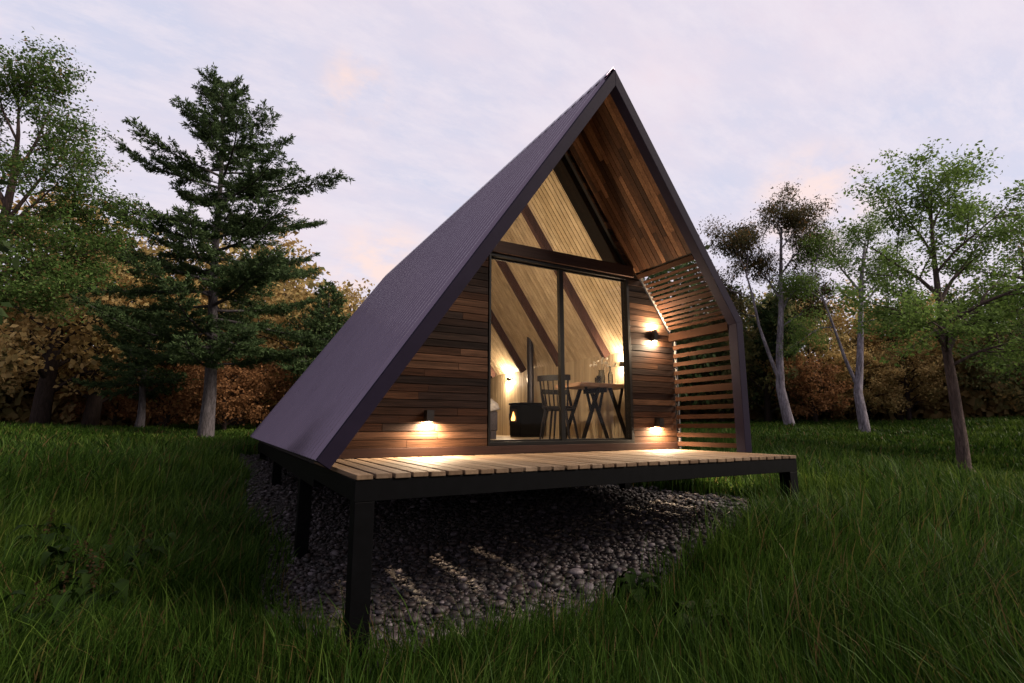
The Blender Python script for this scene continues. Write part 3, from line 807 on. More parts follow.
LM = dict(
    fresh=leafmat('fresh_green_leaves', [(0, (.085, .14, .03)), (.5, (.125, .20, .045)), (1, (.17, .25, .065))], .5),
    mid=leafmat('mid_green_leaves', [(0, (.055, .10, .022)), (.5, (.08, .14, .034)), (.93, (.11, .16, .05)), (.97, (.2, .12, .05)), (1, (.24, .13, .06))], .4),
    needle=leafmat('conifer_needles', [(0, (.036, .064, .026)), (.5, (.058, .094, .036)), (1, (.085, .125, .048))], .3, .6),
    euc=leafmat('olive_brown_leaves', [(0, (.045, .048, .02)), (.5, (.075, .068, .03)), (.9, (.10, .078, .035)), (1, (.32, .16, .05))], .35),
    gold=leafmat('golden_leaves', [(0, (.20, .13, .05)), (.4, (.44, .30, .115)), (.75, (.60, .43, .185)), (1, (.30, .26, .10))], .42, .6, (.35, .5, [(0, (.13, .13, .045)), (.6, (.28, .22, .085)), (1, (.38, .27, .11))])),
    rust=leafmat('rust_brown_leaves', [(0, (.12, .055, .024)), (.5, (.24, .115, .05)), (1, (.34, .18, .08))], .4),
    olive=leafmat('olive_leaves', [(0, (.09, .105, .04)), (.5, (.15, .155, .06)), (1, (.24, .21, .09))], .45, .6, (.3, .55, [(0, (.16, .10, .03)), (1, (.26, .16, .055))])),
    dark=leafmat('dark_green_leaves', [(0, (.04, .065, .024)), (.6, (.065, .10, .036)), (1, (.10, .135, .055))], .4),
    broad=leafmat('broad_leaves', [(0, (.02, .036, .012)), (1, (.04, .062, .02))], .35, .45),
    weed=leafmat('weed_leaves', [(0, (.008, .018, .003)), (1, (.016, .03, .005))], .2, .7),
    seed=leafmat('seed_heads', [(0, (.03, .017, .009)), (1, (.05, .028, .013))], .3, .7),
)

# --- big conifer left
def conifer(name, label, base, H, seed, trunk_r, env, nb, lean=(0, 0), needle=.13, dens=1.0, mat='needle', barkm='barkgrey', t0=.16, bias=None, cat='tree'):
    t = thing(name, label, cat, base); T = Tr(seed); g = T.g
    tp = [loc3(lean[0] * (k / 8) ** 1.3 + .06 * math.sin(k * 1.3), lean[1] * (k / 8) ** 1.3, H * k / 8 - .15 * (k == 0)) for k in range(9)]
    rad = np.array([trunk_r * (1.25 if k == 0 else 1) * (1 - .93 * k / 8) for k in range(9)]); T.tubes.append((tp, rad))
    az = 0; A = []; D = []
    for k in range(nb):
        f = t0 + (1 - t0) * ((k + g.uniform(0, 1)) / nb) ** .95; h = f * H
        i = min(int(f * 8), 7); q = tp[i] + (tp[i + 1] - tp[i]) * (f * 8 - i); az += 2.39996 + g.normal(0, .35)
        Lb = env(h) * g.uniform(.36, 1.08)
        if nb > 90 and g.uniform() < .10: continue
        hd = ER * math.cos(az) + EF * math.sin(az)
        if bias: Lb *= 1 + bias(h) * math.cos(az)
        el = .02 + .55 * max(0, f - .35) + g.normal(0, .08); d = nrm(hd + EU * el); n = 7; pts = [q]
        sag = .10 * (1 - f)
        for s in range(n):
            d = nrm(d + g.normal(0, .06, 3) + EU * (-sag * .5 + .05 * s * .5)); pts.append(pts[-1] + d * Lb / n)
        pts = np.array(pts); T.tubes.append((list(pts), np.linspace(max(.012, .02 * Lb ** .8), .005, n + 1)))
        nt = int(6 + Lb * 6.6)
        for w in range(nt):
            u = .17 + .83 * (w + g.uniform(0, 1)) / nt; fi = min(u * n, n - .001); j = int(fi); p0 = pts[j] + (pts[j + 1] - pts[j]) * (fi - j); bd = nrm(pts[j + 1] - pts[j])
            sd = nrm(np.cross(bd, EU)) * (1 if w % 2 else -1); td = nrm(bd * g.uniform(.45, 1.0) + sd * g.uniform(.5, 1) + EU * g.normal(.04, .16))
            tl = (.16 + .24 * Lb * (1 - u) ** .8 + .05 * Lb) * g.uniform(.5, 1.15); tl = min(tl, 1.3)
            e = p0 + td * tl; m_ = (p0 + e) / 2 + EU * .03 * tl
            T.tubes.append(([p0, m_, e], np.array([.007, .005, .003])))
            c = max(3, int(tl * 30 * dens)); uu = g.uniform(.1, 1.05, c)[:, None]
            A.append(p0 * (1 - uu) + e * uu + g.normal(0, .022 + .02 * tl, (c, 3)) * np.array([1, 1, .7])); D.append(np.repeat(td[None], c, 0))
    A = np.concatenate(A); D = np.concatenate(D)
    T.wood('trunk', barkm, t, .0045)
    P2 = np.repeat(A, 3, 0) + g.normal(0, .022, (len(A) * 3, 3)); D2 = np.repeat(D, 3, 0)
    leaf_obj(g, 'crown', P2, LM[mat], t, needle, .30, .35, .3, -.1, D2, .55)
    return t
def env_big(h):
    pts = [(1.5, 2.2), (2.4, 3.7), (4, 4.2), (5.5, 4.7), (7.2, 4.0), (8.3, 3.3), (9.5, 2.4), (10.6, 1.6), (12.2, .55)]
    return float(np.interp(h, [p[0] for p in pts], [p[1] for p in pts]))
conifer('conifer_tree', 'tall dark green conifer with a thick grey trunk left of the cabin', (-3.9, 14.98, tz(-3.9, 14.98)), 12.3, 15, .20, env_big, 100, (-.55, 0), .105, 1.9, t0=.17, bias=lambda h: .12 if 3.5 < h < 8 else .02)
conifer('conifer_tree', 'small spreading dark conifer under the low limbs of the tall one', (-6.16, 19.69, tz(-6.16, 19.69)), 4.4, 8, .15, lambda h: float(np.interp(h, [1, 1.6, 2.6, 4.4], [1.6, 2.6, 2.4, .5])), 40, (0, 0), .15, .9, t0=.3)
conifer('conifer_tree', 'dark bushy conifer right of the tall one near the cabin roof edge', (.2, 19.2, tz(.2, 19.2)), 6.3, 9, .16, lambda h: float(np.interp(h, [.5, 1.5, 3.5, 6.3], [1.7, 2.3, 1.9, .3])), 52, (0, 0), .15, .9, t0=.08)
conifer('conifer_tree', 'dark rounded conifer between the two pale barked trees', (19.0, 10.6, tz(19.0, 10.6)), 5.9, 10, .15, lambda h: float(np.interp(h, [2.5, 3.4, 4.8, 5.9], [.6, 1.5, 1.4, .4])), 42, (0, 0), .16, 1.1, t0=.5)

# --- leafy trees
PD = dict(lev=3, nch=[9, 6, 5], t0=[.35, .3, .3], ang=52, ratio=.52, wob=.11, trop=[.08, .05, .02], leaves=14, spread=.09, flat=.6)
def right_tree():
    b = (9.8, .96, tz(9.8, .96)); t = thing('broadleaf_tree', 'slender brown trunked tree with airy green crown on the right lawn', 'tree', b)
    T = Tr(21); P = dict(PD, lev=3, nch=[6, 6, 5], leaves=82, spread=.12, ratio=.5)
    tr = [loc3(*q) for q in ((.03, 0, -.15), (0, 0, .1), (-.12, 0, 1.0), (-.28, 0, 2.0), (-.42, .02, 2.9), (-.56, .05, 3.9), (-.68, .05, 4.9), (-.80, 0, 5.8), (-.82, 0, 6.6))]
    T.tubes.append((tr, np.array([.16, .125, .105, .092, .08, .06, .045, .028, .010])))
    limbs = [((-.42, .02, 2.9), (-1.15, -.2, 3.5), (-2.0, -.3, 3.75), .06), ((-.40, .0, 2.8), (.15, .2, 3.6), (.85, .4, 4.2), .065), ((-.45, 0, 3.1), (-.9, .9, 3.9), (-1.2, 1.6, 4.4), .05),
             ((-.5, 0, 3.4), (.3, -.9, 4.0), (.9, -1.6, 4.4), .05), ((-.56, .05, 3.9), (.2, .3, 4.9), (.8, .5, 5.6), .045), ((-.60, .05, 4.1), (-1.3, .1, 4.7), (-2.0, .2, 5.3), .045),
             ((-.64, .05, 4.6), (-.1, -.3, 5.4), (.5, -.4, 6.0), .035), ((-.70, .05, 5.0), (-1.2, 0, 5.7), (-1.55, .1, 6.4), .03), ((-.78, 0, 5.6), (-.5, .1, 6.2), (-.1, .1, 6.7), .022), ((-.8, 0, 5.8), (-1.0, 0, 6.4), (-.95, 0, 6.9), .018),
             ((-.45, 0, 3.2), (.6, .1, 3.5), (1.6, .2, 3.9), .05), ((-.3, 0, 2.5), (.4, -.5, 2.9), (1.3, -.9, 3.3), .04), ((-.42, 0, 2.8), (-1.0, -.7, 3.1), (-1.7, -1.2, 3.2), .04)]
    fx = lambda q: (q[0] + .145 * q[2], q[1], q[2] * .96)
    T.tubes[0] = ([p + ER * .145 * p[2] - EU * .04 * p[2] for p in tr], T.tubes[0][1]); limbs = [(fx(a), fx(m_), fx(e), r) for a, m_, e, r in limbs]
    for a, m_, e, r in limbs:
        T.limb([loc3(*a), loc3(*[(a[i] + m_[i]) / 2 + (.06 if i == 2 else 0) for i in range(3)]), loc3(*m_), loc3(*e)], r, .012, 1, dict(P, limbL=1.75))
    T.wood('trunk', 'barkbrown', t); T.crown('crown', LM['fresh'], t, .062, .6, .7)
right_tree()
def euc(label, b, seed, trunks, limbs, twig, mat='euc', cnt=60, limbL=1.7, size=.10):
    t = thing('pale_bark_tree', label, 'tree', b); T = Tr(seed); P = dict(PD, nch=[6, 6, 5], lev=3, leaves=cnt, spread=.21, ratio=.5, ang=50, trop=[.05, .06, .05])
    for pts, r0, r1 in trunks: T.tubes.append(([loc3(*q) for q in pts], np.linspace(r0, r1, len(pts))))
    for a, m_, e, r in limbs: T.limb([loc3(*a), loc3(*m_), loc3(*e)], r, .02, 1, dict(P, limbL=limbL))
    T.wood('trunk', 'barkpale', t, .006); T.crown('crown', LM[mat], t, size, .35, .2, .3, .5)
euc('pale double trunked tree with dark olive brown crown nearest the cabin', (15.83, 8.5, tz(15.83, 8.5)), 31,
    [([(.1, 0, -.2), (.0, 0, .3), (-.22, 0, 1.6), (-.12, 0, 3.0), (.08, 0, 4.6), (.25, .1, 6.2), (.45, .1, 8.3)], .22, .04),
     ([(-.2, 0, 1.8), (-.6, -.1, 2.9), (-.95, -.2, 4.0), (-1.1, -.2, 5.2), (-1.35, -.2, 6.4)], .085, .03)],
    [((.08, 0, 4.6), (.6, .2, 5.4), (1.3, .3, 6.0), .06), ((.15, .1, 5.2), (-.2, .4, 6.2), (-.6, .8, 7.0), .05), ((.25, .1, 6.2), (.8, 0, 7.0), (1.3, -.1, 7.4), .045), ((.42, .1, 7.6), (.25, 0, 8.3), (.5, 0, 9.0), .035), ((.4, .1, 7.4), (.9, 0, 8.0), (1.1, 0, 8.5), .03),
     ((-1.35, -.2, 6.4), (-1.6, -.2, 7.0), (-1.9, -.3, 7.4), .03), ((-1.1, -.2, 5.2), (-1.7, .3, 5.6), (-2.2, .5, 6.0), .03), ((-1.3, -.2, 6.0), (-1.0, .2, 7.0), (-.9, .3, 7.6), .03), ((0, 0, 4.0), (.9, 0, 4.6), (1.6, 0, 5.2), .04), ((-1.0, -.2, 4.4), (-1.6, 0, 4.6), (-2.1, 0, 4.5), .02)], None, cnt=110, size=.105)
euc('pale forked trunk tree with thin green crown behind the right lawn', (17.34, 6.54, tz(17.34, 6.54)), 32,
    [([(.05, 0, -.2), (0, 0, .4), (-.1, 0, 1.5), (.1, 0, 2.6), (.33, 0, 4.3), (.6, .1, 6.0), (.9, .1, 7.4)], .20, .04),
     ([(-.08, 0, 1.7), (-.45, 0, 2.8), (-.7, 0, 3.8), (-1.0, 0, 5.0), (-1.3, 0, 5.8)], .075, .025)],
    [((.35, 0, 4.6), (1.0, .1, 5.4), (1.6, .2, 6.0), .045), ((.5, .1, 5.4), (-.1, .2, 6.4), (-.4, .3, 7.2), .045), ((.75, .1, 6.6), (1.0, .1, 7.3), (1.2, .1, 8.0), .035), ((-1.0, 0, 5.0), (-1.5, 0, 5.4), (-1.9, 0, 5.6), .025),
     ((-1.3, 0, 5.8), (-1.2, 0, 6.5), (-.9, .1, 7.2), .025), ((.3, 0, 4.2), (1.1, -.2, 4.3), (1.7, -.3, 4.2), .03), ((-.75, 0, 4.0), (-1.2, .1, 4.0), (-1.7, .1, 3.7), .025), ((.5, .1, 5.6), (1.3, .1, 6.4), (1.8, .1, 6.9), .03)], None, 'fresh', 85, 1.5, .085)
def left_tree():
    x, y = -8.4, 11.55; b = (x, y, tz(x, y)); t = thing('broadleaf_tree', 'leafy green tree with leaning dark trunk at the left edge', 'tree', b)
    T = Tr(41); P = dict(PD, nch=[6, 7, 6], lev=3, leaves=100, spread=.14, ratio=.5)
    tr = [loc3(*q) for q in ((-.35, 0, -.2), (-.3, 0, .3), (-.15, 0, 1.4), (.05, 0, 2.5), (.3, .05, 3.6), (.55, .1, 4.7), (.7, .1, 5.8), (.75, .1, 7.0), (.7, .1, 7.9))]
    tr = [q - ER * .09 * q[2] for q in tr]
    T.tubes.append((tr, np.array([.27, .2, .17, .155, .12, .09, .065, .04, .012])))
    for a, m_, e, r in [((.0, 0, 2.2), (.8, .1, 3.2), (1.7, .1, 3.9), .08), ((.1, 0, 2.7), (1.0, .6, 3.9), (1.9, 1.0, 4.6), .07), ((.3, 0, 3.6), (1.1, -.2, 4.8), (1.9, -.3, 5.5), .06), ((.4, 0, 4.0), (-.4, .2, 5.0), (-.9, .3, 5.8), .06),
            ((.55, .1, 4.7), (1.2, .1, 5.8), (1.7, .2, 6.6), .05), ((.6, .1, 5.2), (0, 0, 6.2), (-.4, 0, 7.0), .05), ((.7, .1, 5.8), (1.1, .1, 6.8), (1.3, .1, 7.6), .04), ((.75, .1, 6.8), (.4, 0, 7.5), (.2, 0, 8.0), .03), ((.7, .1, 7.4), (.9, 0, 8.0), (1.0, 0, 8.3), .02),
            ((.2, 0, 3.1), (-.5, -.4, 3.7), (-1.1, -.7, 4.1), .05), ((.05, 0, 2.5), (.7, -.7, 3.1), (1.3, -1.2, 3.4), .05), ((.3, 0, 3.4), (1.4, .2, 3.9), (2.3, .3, 4.1), .05), ((.2, 0, 3.0), (1.2, -.3, 3.0), (2.1, -.4, 3.2), .045), ((.5, .1, 4.4), (1.4, .6, 5.2), (2.1, .8, 5.3), .045)]:
        T.limb([loc3(*q) - ER * .09 * min(q[2], a[2]) for q in (a, m_, e)], r, .015, 1, dict(P, limbL=1.7))
    T.wood('trunk', 'barkbrown', t); T.crown('crown', LM['mid'], t, .06, .6, .6)
left_tree()
def edge_tree():
    x, y = tuple((CAM + ER * -4.75 + EF * 3.6)[:2]); t = thing('broadleaf_tree', 'dark tree with big broad leaves reaching in at the left edge', 'tree', (x, y, tz(x, y)))
    T = Tr(43); T.tubes.append(([loc3(0, 0, -.1), loc3(.02, 0, 1.2), loc3(.1, 0, 2.4), loc3(.2, 0, 3.6)], np.array([.07, .055, .04, .015])))
    P = dict(PD, lev=2, nch=[5, 5], leaves=9, spread=.07, ratio=.55, t0=[.3, .3], trop=[.0, -.05])
    for k in range(15):
        h = 2.0 + 1.7 * k / 15; a = T.g.uniform(0, 6.28); rr = T.g.uniform(.35, .62); T.limb([loc3(.1, 0, h), loc3(.1 + rr * .5 * math.cos(a), rr * .5 * math.sin(a), h + .1), loc3(.1 + rr * math.cos(a), rr * math.sin(a), h + .05)], .015, .005, 1, dict(P, limbL=.45))
    T.wood('trunk', 'barkdark', t, .002); T.crown('crown', LM['broad'], t, .13, .62, .5, .25, .6)
edge_tree()
def right_edge():
    x, y = tuple((CAM + ER * 14.0 + EF * 12.6)[:2]); t = thing('broadleaf_tree', 'dense green tree cut by the right edge of the view', 'tree', (x, y, tz(x, y)))
    T = Tr(47); P = dict(PD, lev=3, nch=[6, 6, 5], leaves=48, spread=.14, ratio=.5)
    T.tubes.append(([loc3(0, 0, -.2), loc3(0, 0, 1.5), loc3(.1, 0, 3), loc3(.1, 0, 5), loc3(0, 0, 6.4)], np.array([.2, .16, .12, .06, .02])))
    for k in range(16):
        h = 1.5 + 4.4 * k / 16; a = k * 2.4; rr = 1.9 - .18 * abs(h - 3.2); T.limb([loc3(.05, 0, h), loc3(.05 + rr * .5 * math.cos(a), rr * .5 * math.sin(a), h + .5), loc3(.05 + rr * math.cos(a), rr * math.sin(a), h + .8)], .05, .012, 1, dict(P, limbL=1.5))
    T.wood('trunk', 'barkbrown', t); T.crown('crown', LM['mid'], t, .065, .6, .6)
right_edge()

# --- background trees: prototypes, then copies
def bg_proto(seed, H, tr, mat, barkm, size, leaves, rad, low=.15, name='autumn_tree'):
    t = thing(name, 'x', 'tree'); T = Tr(seed); g = T.g; P = dict(PD, lev=3, nch=[5, 5, 4], leaves=leaves, spread=.2, ratio=.52, ang=50)
    T.tubes.append(([loc3(g.normal(0, .02), 0, -.3), loc3(.05, 0, H * .15), loc3(.1, .1, H * .4), loc3(0, .1, H * .7), loc3(0, 0, H * .95)], np.array([tr * 1.2, tr, tr * .7, tr * .4, .02])))
    nl = 20
    for k in range(nl):
        f = low + (.92 - low) * (k + g.uniform(0, 1)) / nl; h = f * H; a = k * 2.4 + g.normal(0, .3); rr = rad * (1.0 - .55 * abs(f - .5) * 1.6) * g.uniform(.8, 1.15)
        T.limb([loc3(.05, .05, h), loc3(rr * .5 * math.cos(a), rr * .5 * math.sin(a), h + rr * .38), loc3(rr * math.cos(a), rr * math.sin(a), h + rr * .5)], tr * .4 * (1 - f * .6), .015, 1, dict(P, limbL=rad * .75))
    T.wood('trunk', barkm, t, .008); T.crown('crown', LM[mat], t, size, .65, .12, .35, .3); return t
protos = dict(
    gold=bg_proto(61, 7.5, .26, 'gold', 'barkdark', .17, 17, 2.7, .12),
    gold2=bg_proto(62, 6.0, .20, 'gold', 'barkdark', .16, 20, 2.4, .1),
    rust=bg_proto(63, 3.4, .10, 'rust', 'barkdark', .14, 15, 1.8, .05, 'autumn_shrub'),
    olive=bg_proto(64, 5.2, .14, 'olive', 'barkdark', .15, 14, 2.1, .06, 'leafy_shrub'),
    dark=bg_proto(65, 5.6, .15, 'dark', 'barkdark', .15, 15, 2.2, .06, 'leafy_tree'),
)
CATS = dict(gold='tree', gold2='tree', rust='shrub', olive='shrub', dark='tree')
used = set()
def put(kind, px, dep, sc, rz, label, group=None):
    """px, dep: bearing (as pixel column of the solved camera) and forward distance of the stem"""
    p = CAM + EF * dep + ER * ((px - 512) / 512.93 * dep * 1.0)
    o = protos[kind] if kind not in used else copy_tree(protos[kind]); used.add(kind)
    o.location = (p[0], p[1], tz(p[0], p[1])); o.rotation_euler.z = rz; o.scale = (sc, sc, sc * rnd.uniform(.92, 1.1)); tag(o, label, CATS[kind], group or 'trees and shrubs at the wood edge')
put('gold', 45, 20, 1.1, 0, 'golden autumn tree with thick dark forked trunk on the left lawn edge')
put('gold2', 95, 22, 1.3, 1.0, 'golden autumn tree with thin dark trunk left of the small conifer')
put('gold', -40, 25, 1.05, 2.0, 'golden autumn tree furthest left behind the leafy green tree')
put('gold2', 165, 25, 1.25, 3.0, 'tawny tree showing through the lower limbs of the tall conifer')
put('gold', 240, 26, 1.2, 4.0, 'golden tree directly behind the trunk of the tall conifer')
put('gold2', 300, 25, 1.12, 5.0, 'golden tree topping out between the tall conifer and the roof')
put('gold', 350, 30, 1.0, 5.5, 'tawny tree peeping over the lower part of the metal roof')
put('rust', 170, 21, .75, 0, 'low rust brown shrub left of the tall conifer trunk')
put('rust', 228, 20.5, .7, 1.7, 'low rust brown shrub right of the tall conifer trunk')
put('rust', 262, 22, .8, 3.1, 'low rust brown shrub beside the eave of the cabin')
put('rust', 120, 24, .8, 4.4, 'low rust brown shrub behind the small conifer')
put('rust', 15, 24, .8, 5.4, 'low rust brown shrub at the foot of the left trees')
put('dark', 330, 23, .8, .5, 'dark green tree against the lower roof slope')
put('olive', 765, 25, 1.05, 0, 'olive green shrub just right of the cabin corner')
put('olive', 720, 26, .95, 1.2, 'olive green shrub seen through the slatted screen')
put('gold2', 812, 24.5, .72, 2.2, 'tawny tree between the two pale barked trees')
put('gold2', 845, 27, .95, 2.9, 'tawny tree behind the forked pale barked tree')
put('gold2', 895, 25, .95, 4.1, 'tawny tree left of the slender lawn tree')
put('gold', 940, 26, .8, 1.4, 'brown autumn tree behind the slender lawn tree')
put('gold2', 785, 30, 1.05, 5.0, 'tawny tree behind the double trunked pale tree')
put('olive', 985, 24, .85, 2.0, 'olive green shrub right of the slender lawn tree')
put('olive', 1030, 21, .95, 4.0, 'olive green shrub at the far right edge of the lawn')
put('olive', 675, 28, .9, 4.6, 'olive shrub behind the slats close to the timber wall')
put('dark', 640, 24, 1.35, 1.0, 'tall dark green tree glimpsed through the sloping slats')
put('dark', 692, 27, 1.3, 5.2, 'dark green tree behind the slats where they meet the upright frame')
put('dark', 745, 27, .95, 3.0, 'dark green tree whose top shows just right of the cabin corner')
put('gold2', 862, 23.5, .55, 2.5, 'low tawny tree at the foot of the forked pale tree')
put('gold2', 905, 23.5, .55, 3.7, 'low tawny shrub beyond the lawn mound on the right')
put('rust', 812, 23, .7, .9, 'low rust brown shrub at the foot of the double trunked tree')

def distant_wood():
    g = np.random.default_rng(77); n = 120000; a = g.uniform(R(-38), R(96), n); dep = g.uniform(31, 40, n)
    x = CAM[0] + dep * np.sin(a); y = CAM[1] + dep * np.cos(a)
    top = 5.2 + 1.6 * np.sin(a * 9 + 1) + 1.0 * np.sin(a * 23) + np.where(a < .35, 2.2, 0) + .7 * np.sin(a * 51 + dep)
    z = terr(x, y) + top * g.uniform(0, 1, n) ** 1.25
    T = leaf_obj(g, 'distant_wood', np.stack([x, y, z], 1), LM['gold'], None, .4, .7, .05, .4, .3)
    T.data.materials.clear(); T.data.materials.append(leafmat('far_leaves', [(0, (.2, .13, .05)), (.4, (.38, .26, .11)), (.8, (.5, .36, .17)), (1, (.22, .22, .09))], .5, .6, (.16, .48, [(0, (.13, .14, .055)), (1, (.27, .25, .10))])))
    tag(T, 'brown and olive mass of the far wood behind the trees', 'wood', kind='stuff')
distant_wood()

# --- broad leaved weeds in the grass
def weed(x, y, seed, label, h=.32, n=9):
    t = thing('weed_plant', label, 'plant', (x, y, tz(x, y)), 0, 'broad leaved weeds in the grass'); g = np.random.default_rng(seed)
    st_ = MB(); V = []; Q = []; sd = []
    for k in range(n):
        a = g.uniform(0, 6.28); tilt = g.uniform(.1, .5); H = h * g.uniform(.6, 1.15); e = np.array([math.cos(a) * tilt * H, math.sin(a) * tilt * H, H])
        st_.tube([(0, 0, 0), tuple(e * .5 + np.array([0, 0, .03])), tuple(e)], [.004, .003, .002], 5)
        for q in range(3):
            f = .45 + .27 * q; p = e * f; la = a + g.uniform(-1.6, 1.6); ln = g.uniform(.10, .18); w = ln * .36; dr = np.array([math.cos(la), math.sin(la), 0]); sv_ = np.array([-dr[1], dr[0], 0]); b0 = len(V)
            prof = [(0, .06), (.25, .8), (.55, 1), (.8, .55), (1, .03)]
            for u, ww in prof:
                c = p + dr * ln * u + EU * (.05 * math.sin(u * 2.6) - .10 * u * u) * 1.0
                V += [c - sv_ * w * ww + EU * .012, c, c + sv_ * w * ww + EU * .012]
            for i in range(4):
                for j in range(2): Q.append((b0 + i * 3 + j, b0 + i * 3 + j + 1, b0 + i * 3 + j + 4, b0 + i * 3 + j + 3))
        if k % 3 == 0 and h > .3: sd.append(e)
    st_.build('stems', LM['weed'], t); me = np_mesh('leaves', V, Q, smooth=True); me.materials.append(LM['weed']); link(bpy.data.objects.new('leaves', me), t)
    for e in sd:
        P = np.stack([e[0] + g.normal(0, .008, 46), e[1] + g.normal(0, .008, 46), e[2] + np.linspace(-.03, .16, 46)], 1)
        leaf_obj(g, 'seed_head', P, LM['seed'], t, .02, .6, .2)
def at(px, py, zz):
    xc = (px - 512) / 512.93; yc = (341.5 - py) / 512.93; p = R(9.3745)
    d = EF * (math.cos(p) - yc * math.sin(p)) + EU * (math.sin(p) + yc * math.cos(p)) + ER * xc
    return (CAM + d * (zz - CAM[2]) / d[2])[:2]
for i, (px, py, lb) in enumerate([(40, 665, 'broad leaved weed in the bottom left corner of the grass'), (95, 632, 'broad leaved weed with drooping leaves left of the nearest post'), (75, 610, 'weed with reddish seed heads in the left grass, behind the drooping one'),
                                  (130, 600, 'weed with reddish seed heads closest to the gravel on the left'), (35, 590, 'weed with reddish seed heads by the left picture edge'), (640, 610, 'small broad leaved weed in front of the gravel'), (700, 640, 'small broad leaved weed in the right foreground grass')]):
    x, y = at(px, py, -1.15 if px < 300 else -.95); weed(x, y, 90 + i, lb, .36 if px < 300 else .22)

# ------------------------------------------------------------------ world and sun
w = bpy.data.worlds.new('World'); S.world = w; w.use_nodes = True; nt = w.node_tree; nt.nodes.clear()
N = nt.nodes.new; Lk = nt.links.new
out = N('ShaderNodeOutputWorld'); bg = N('ShaderNodeBackground'); Lk(bg.outputs[0], out.inputs[0]); bg.inputs[1].default_value = .1
sky = N('ShaderNodeTexSky'); sky.sky_type = 'NISHITA'; sky.sun_disc = False; SUN_EL = 34; SUN_AZ = 130
sky.sun_elevation = R(SUN_EL); sky.sun_rotation = R(SUN_AZ)
tc = N('ShaderNodeTexCoord'); sx = N('ShaderNodeSeparateXYZ'); Lk(tc.outputs['Generated'], sx.inputs[0])
def mth(op, a, b=0.):
    x = N('ShaderNodeMath'); x.operation = op
    for s, v in ((0, a), (1, b)):
        if isinstance(v, (int, float)): x.inputs[s].default_value = v
        else: Lk(v, x.inputs[s])
    return x.outputs[0]
zc = mth('ADD', mth('MAXIMUM', sx.outputs[2], 0.0), .22)
cb = N('ShaderNodeCombineXYZ'); Lk(mth('DIVIDE', sx.outputs[0], zc), cb.inputs[0]); Lk(mth('DIVIDE', sx.outputs[1], zc), cb.inputs[1])
def wn(sc, det, ro, mp=(1, 1, 1), rot=0):
    m_ = N('ShaderNodeMapping'); m_.inputs['Scale'].default_value = mp; m_.inputs['Rotation'].default_value = (0, 0, rot); Lk(cb.outputs[0], m_.inputs[0]); x = N('ShaderNodeTexNoise'); x.inputs['Scale'].default_value = sc; x.inputs['Detail'].default_value = det; x.inputs['Roughness'].default_value = ro
    Lk(m_.outputs[0], x.inputs['Vector']); return x.outputs['Fac']
def wr_(fac, stops):
    x = N('ShaderNodeValToRGB'); cr = x.color_ramp
    while len(cr.elements) > 1: cr.elements.remove(cr.elements[-1])
    cr.elements[0].position = stops[0][0]; cr.elements[0].color = (*stops[0][1], 1)
    for p, c in stops[1:]: cr.elements.new(p).color = (*c, 1)
    Lk(fac, x.inputs[0]); return x.outputs[0]
def wmix(f, a, b, mode='MIX'):
    x = N('ShaderNodeMix'); x.data_type = 'RGBA'; x.blend_type = mode
    if isinstance(f, (int, float)): x.inputs[0].default_value = f
    else: Lk(f, x.inputs[0])
    for s, v in ((6, a), (7, b)):
        if isinstance(v, tuple): x.inputs[s].default_value = (*v, 1)
        else: Lk(v, x.inputs[s])
    return x.outputs[2]
c1 = wn(1.1, 8, .6, (1, 1.5, 1), .5); c2 = wn(4.2, 7, .7, (1, 2.2, 1), -.4); c3 = wn(.5, 3, .5)
sheet = wmix(wr_(c1, [(.36, (0, 0, 0)), (.62, (1, 1, 1))]), (7.0, 7.2, 9.0), (9.5, 8.2, 9.0))          # lavender gaps to pink cloud
sheet = wmix(wr_(c2, [(.44, (0, 0, 0)), (.62, (.6, .6, .6))]), sheet, (9.6, 8.7, 9.5))
horiz = mth('POWER', mth('SUBTRACT', 1.0, mth('MAXIMUM', sx.outputs[2], 0.0)), 3.0)
sheet = wmix(mth('MULTIPLY', horiz, .62), sheet, (9.6, 8.7, 9.2))
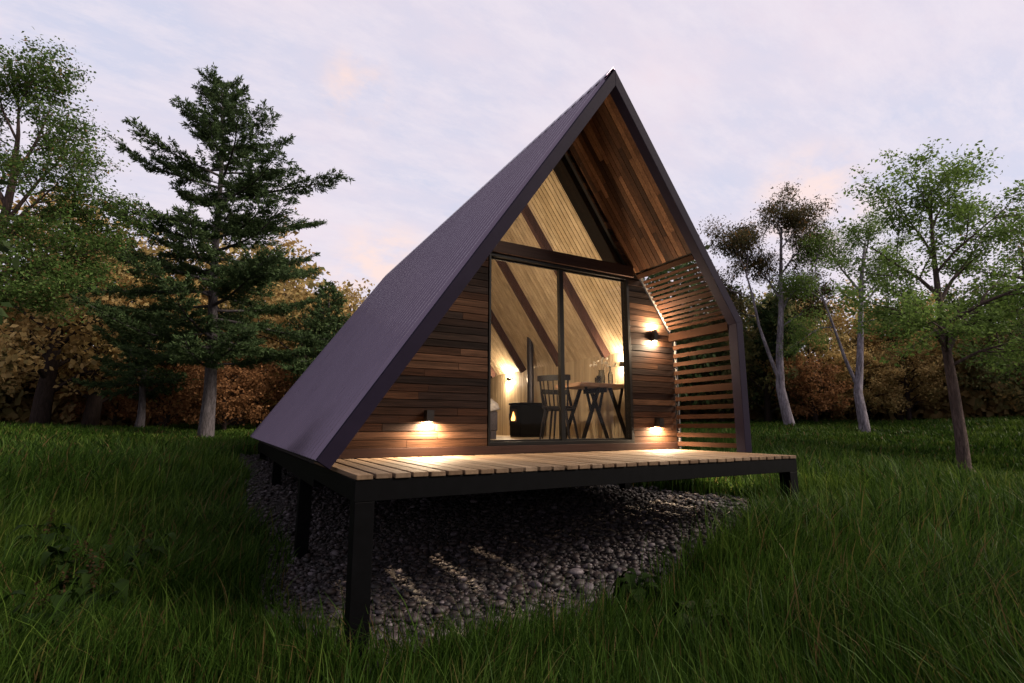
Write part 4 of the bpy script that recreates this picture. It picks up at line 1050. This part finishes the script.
def puff(px, py, r0, r1, col):       # one small cloud in a fixed direction of the sky
    global sheet
    e = R(9.3745); yc = (341.5 - py) / 512.93; dv = EF * (math.cos(e) - yc * math.sin(e)) + EU * (math.sin(e) + yc * math.cos(e)) + ER * ((px - 512) / 512.93); dv = dv / np.linalg.norm(dv)
    vd = N('ShaderNodeVectorMath'); vd.operation = 'DOT_PRODUCT'; Lk(tc.outputs['Generated'], vd.inputs[0]); vd.inputs[1].default_value = tuple(dv)
    ms = N('ShaderNodeMapRange'); ms.interpolation_type = 'SMOOTHSTEP'; Lk(vd.outputs['Value'], ms.inputs[0]); ms.inputs[1].default_value = math.cos(r1); ms.inputs[2].default_value = math.cos(r0)
    sheet = wmix(mth('MULTIPLY', ms.outputs[0], wr_(c4, [(.38, (0, 0, 0)), (.6, (1, 1, 1))])), sheet, col)
c4 = wn(7, 6, .6)
puff(356, 88, .002, .075, (10.8, 8.4, 7.9)); puff(385, 272, .01, .12, (11, 8.6, 8.0)); puff(812, 205, .01, .12, (10.8, 8.6, 8.2))
skyc = wmix(.90, sky.outputs[0], sheet)
# the dusk glow lies ahead of the viewer; the sky behind has gone dim
fw = mth('ADD', mth('MULTIPLY', sx.outputs[0], .25), mth('MULTIPLY', sx.outputs[1], .968))
mr = N('ShaderNodeMapRange'); mr.interpolation_type = 'SMOOTHSTEP'; Lk(fw, mr.inputs[0]); mr.inputs[1].default_value = -.65; mr.inputs[2].default_value = .35; mr.inputs[3].default_value = .68; mr.inputs[4].default_value = 1
vm = N('ShaderNodeVectorMath'); vm.operation = 'SCALE'; Lk(skyc, vm.inputs[0]); Lk(mr.outputs[0], vm.inputs['Scale'])
Lk(vm.outputs[0], bg.inputs[0])
sun = bpy.data.lights.new('sun', 'SUN'); so = link(bpy.data.objects.new('sun', sun)); sun.energy = 5.0; sun.angle = R(24); sun.color = (1, .86, .72)
az = R(SUN_AZ); el = R(SUN_EL)
dirv = Vector((math.sin(az) * math.cos(el), math.cos(az) * math.cos(el), math.sin(el)))
so.rotation_euler = (-dirv).to_track_quat('-Z', 'Y').to_euler(); so.location = (0, 0, 30)

S.view_settings.view_transform = 'Standard'; S.view_settings.look = 'None'; S.view_settings.exposure = 0; S.view_settings.gamma = 1
S.cycles.max_bounces = 8; S.cycles.transparent_max_bounces = 12; S.cycles.sample_clamp_indirect = 4; S.cycles.use_denoising = True
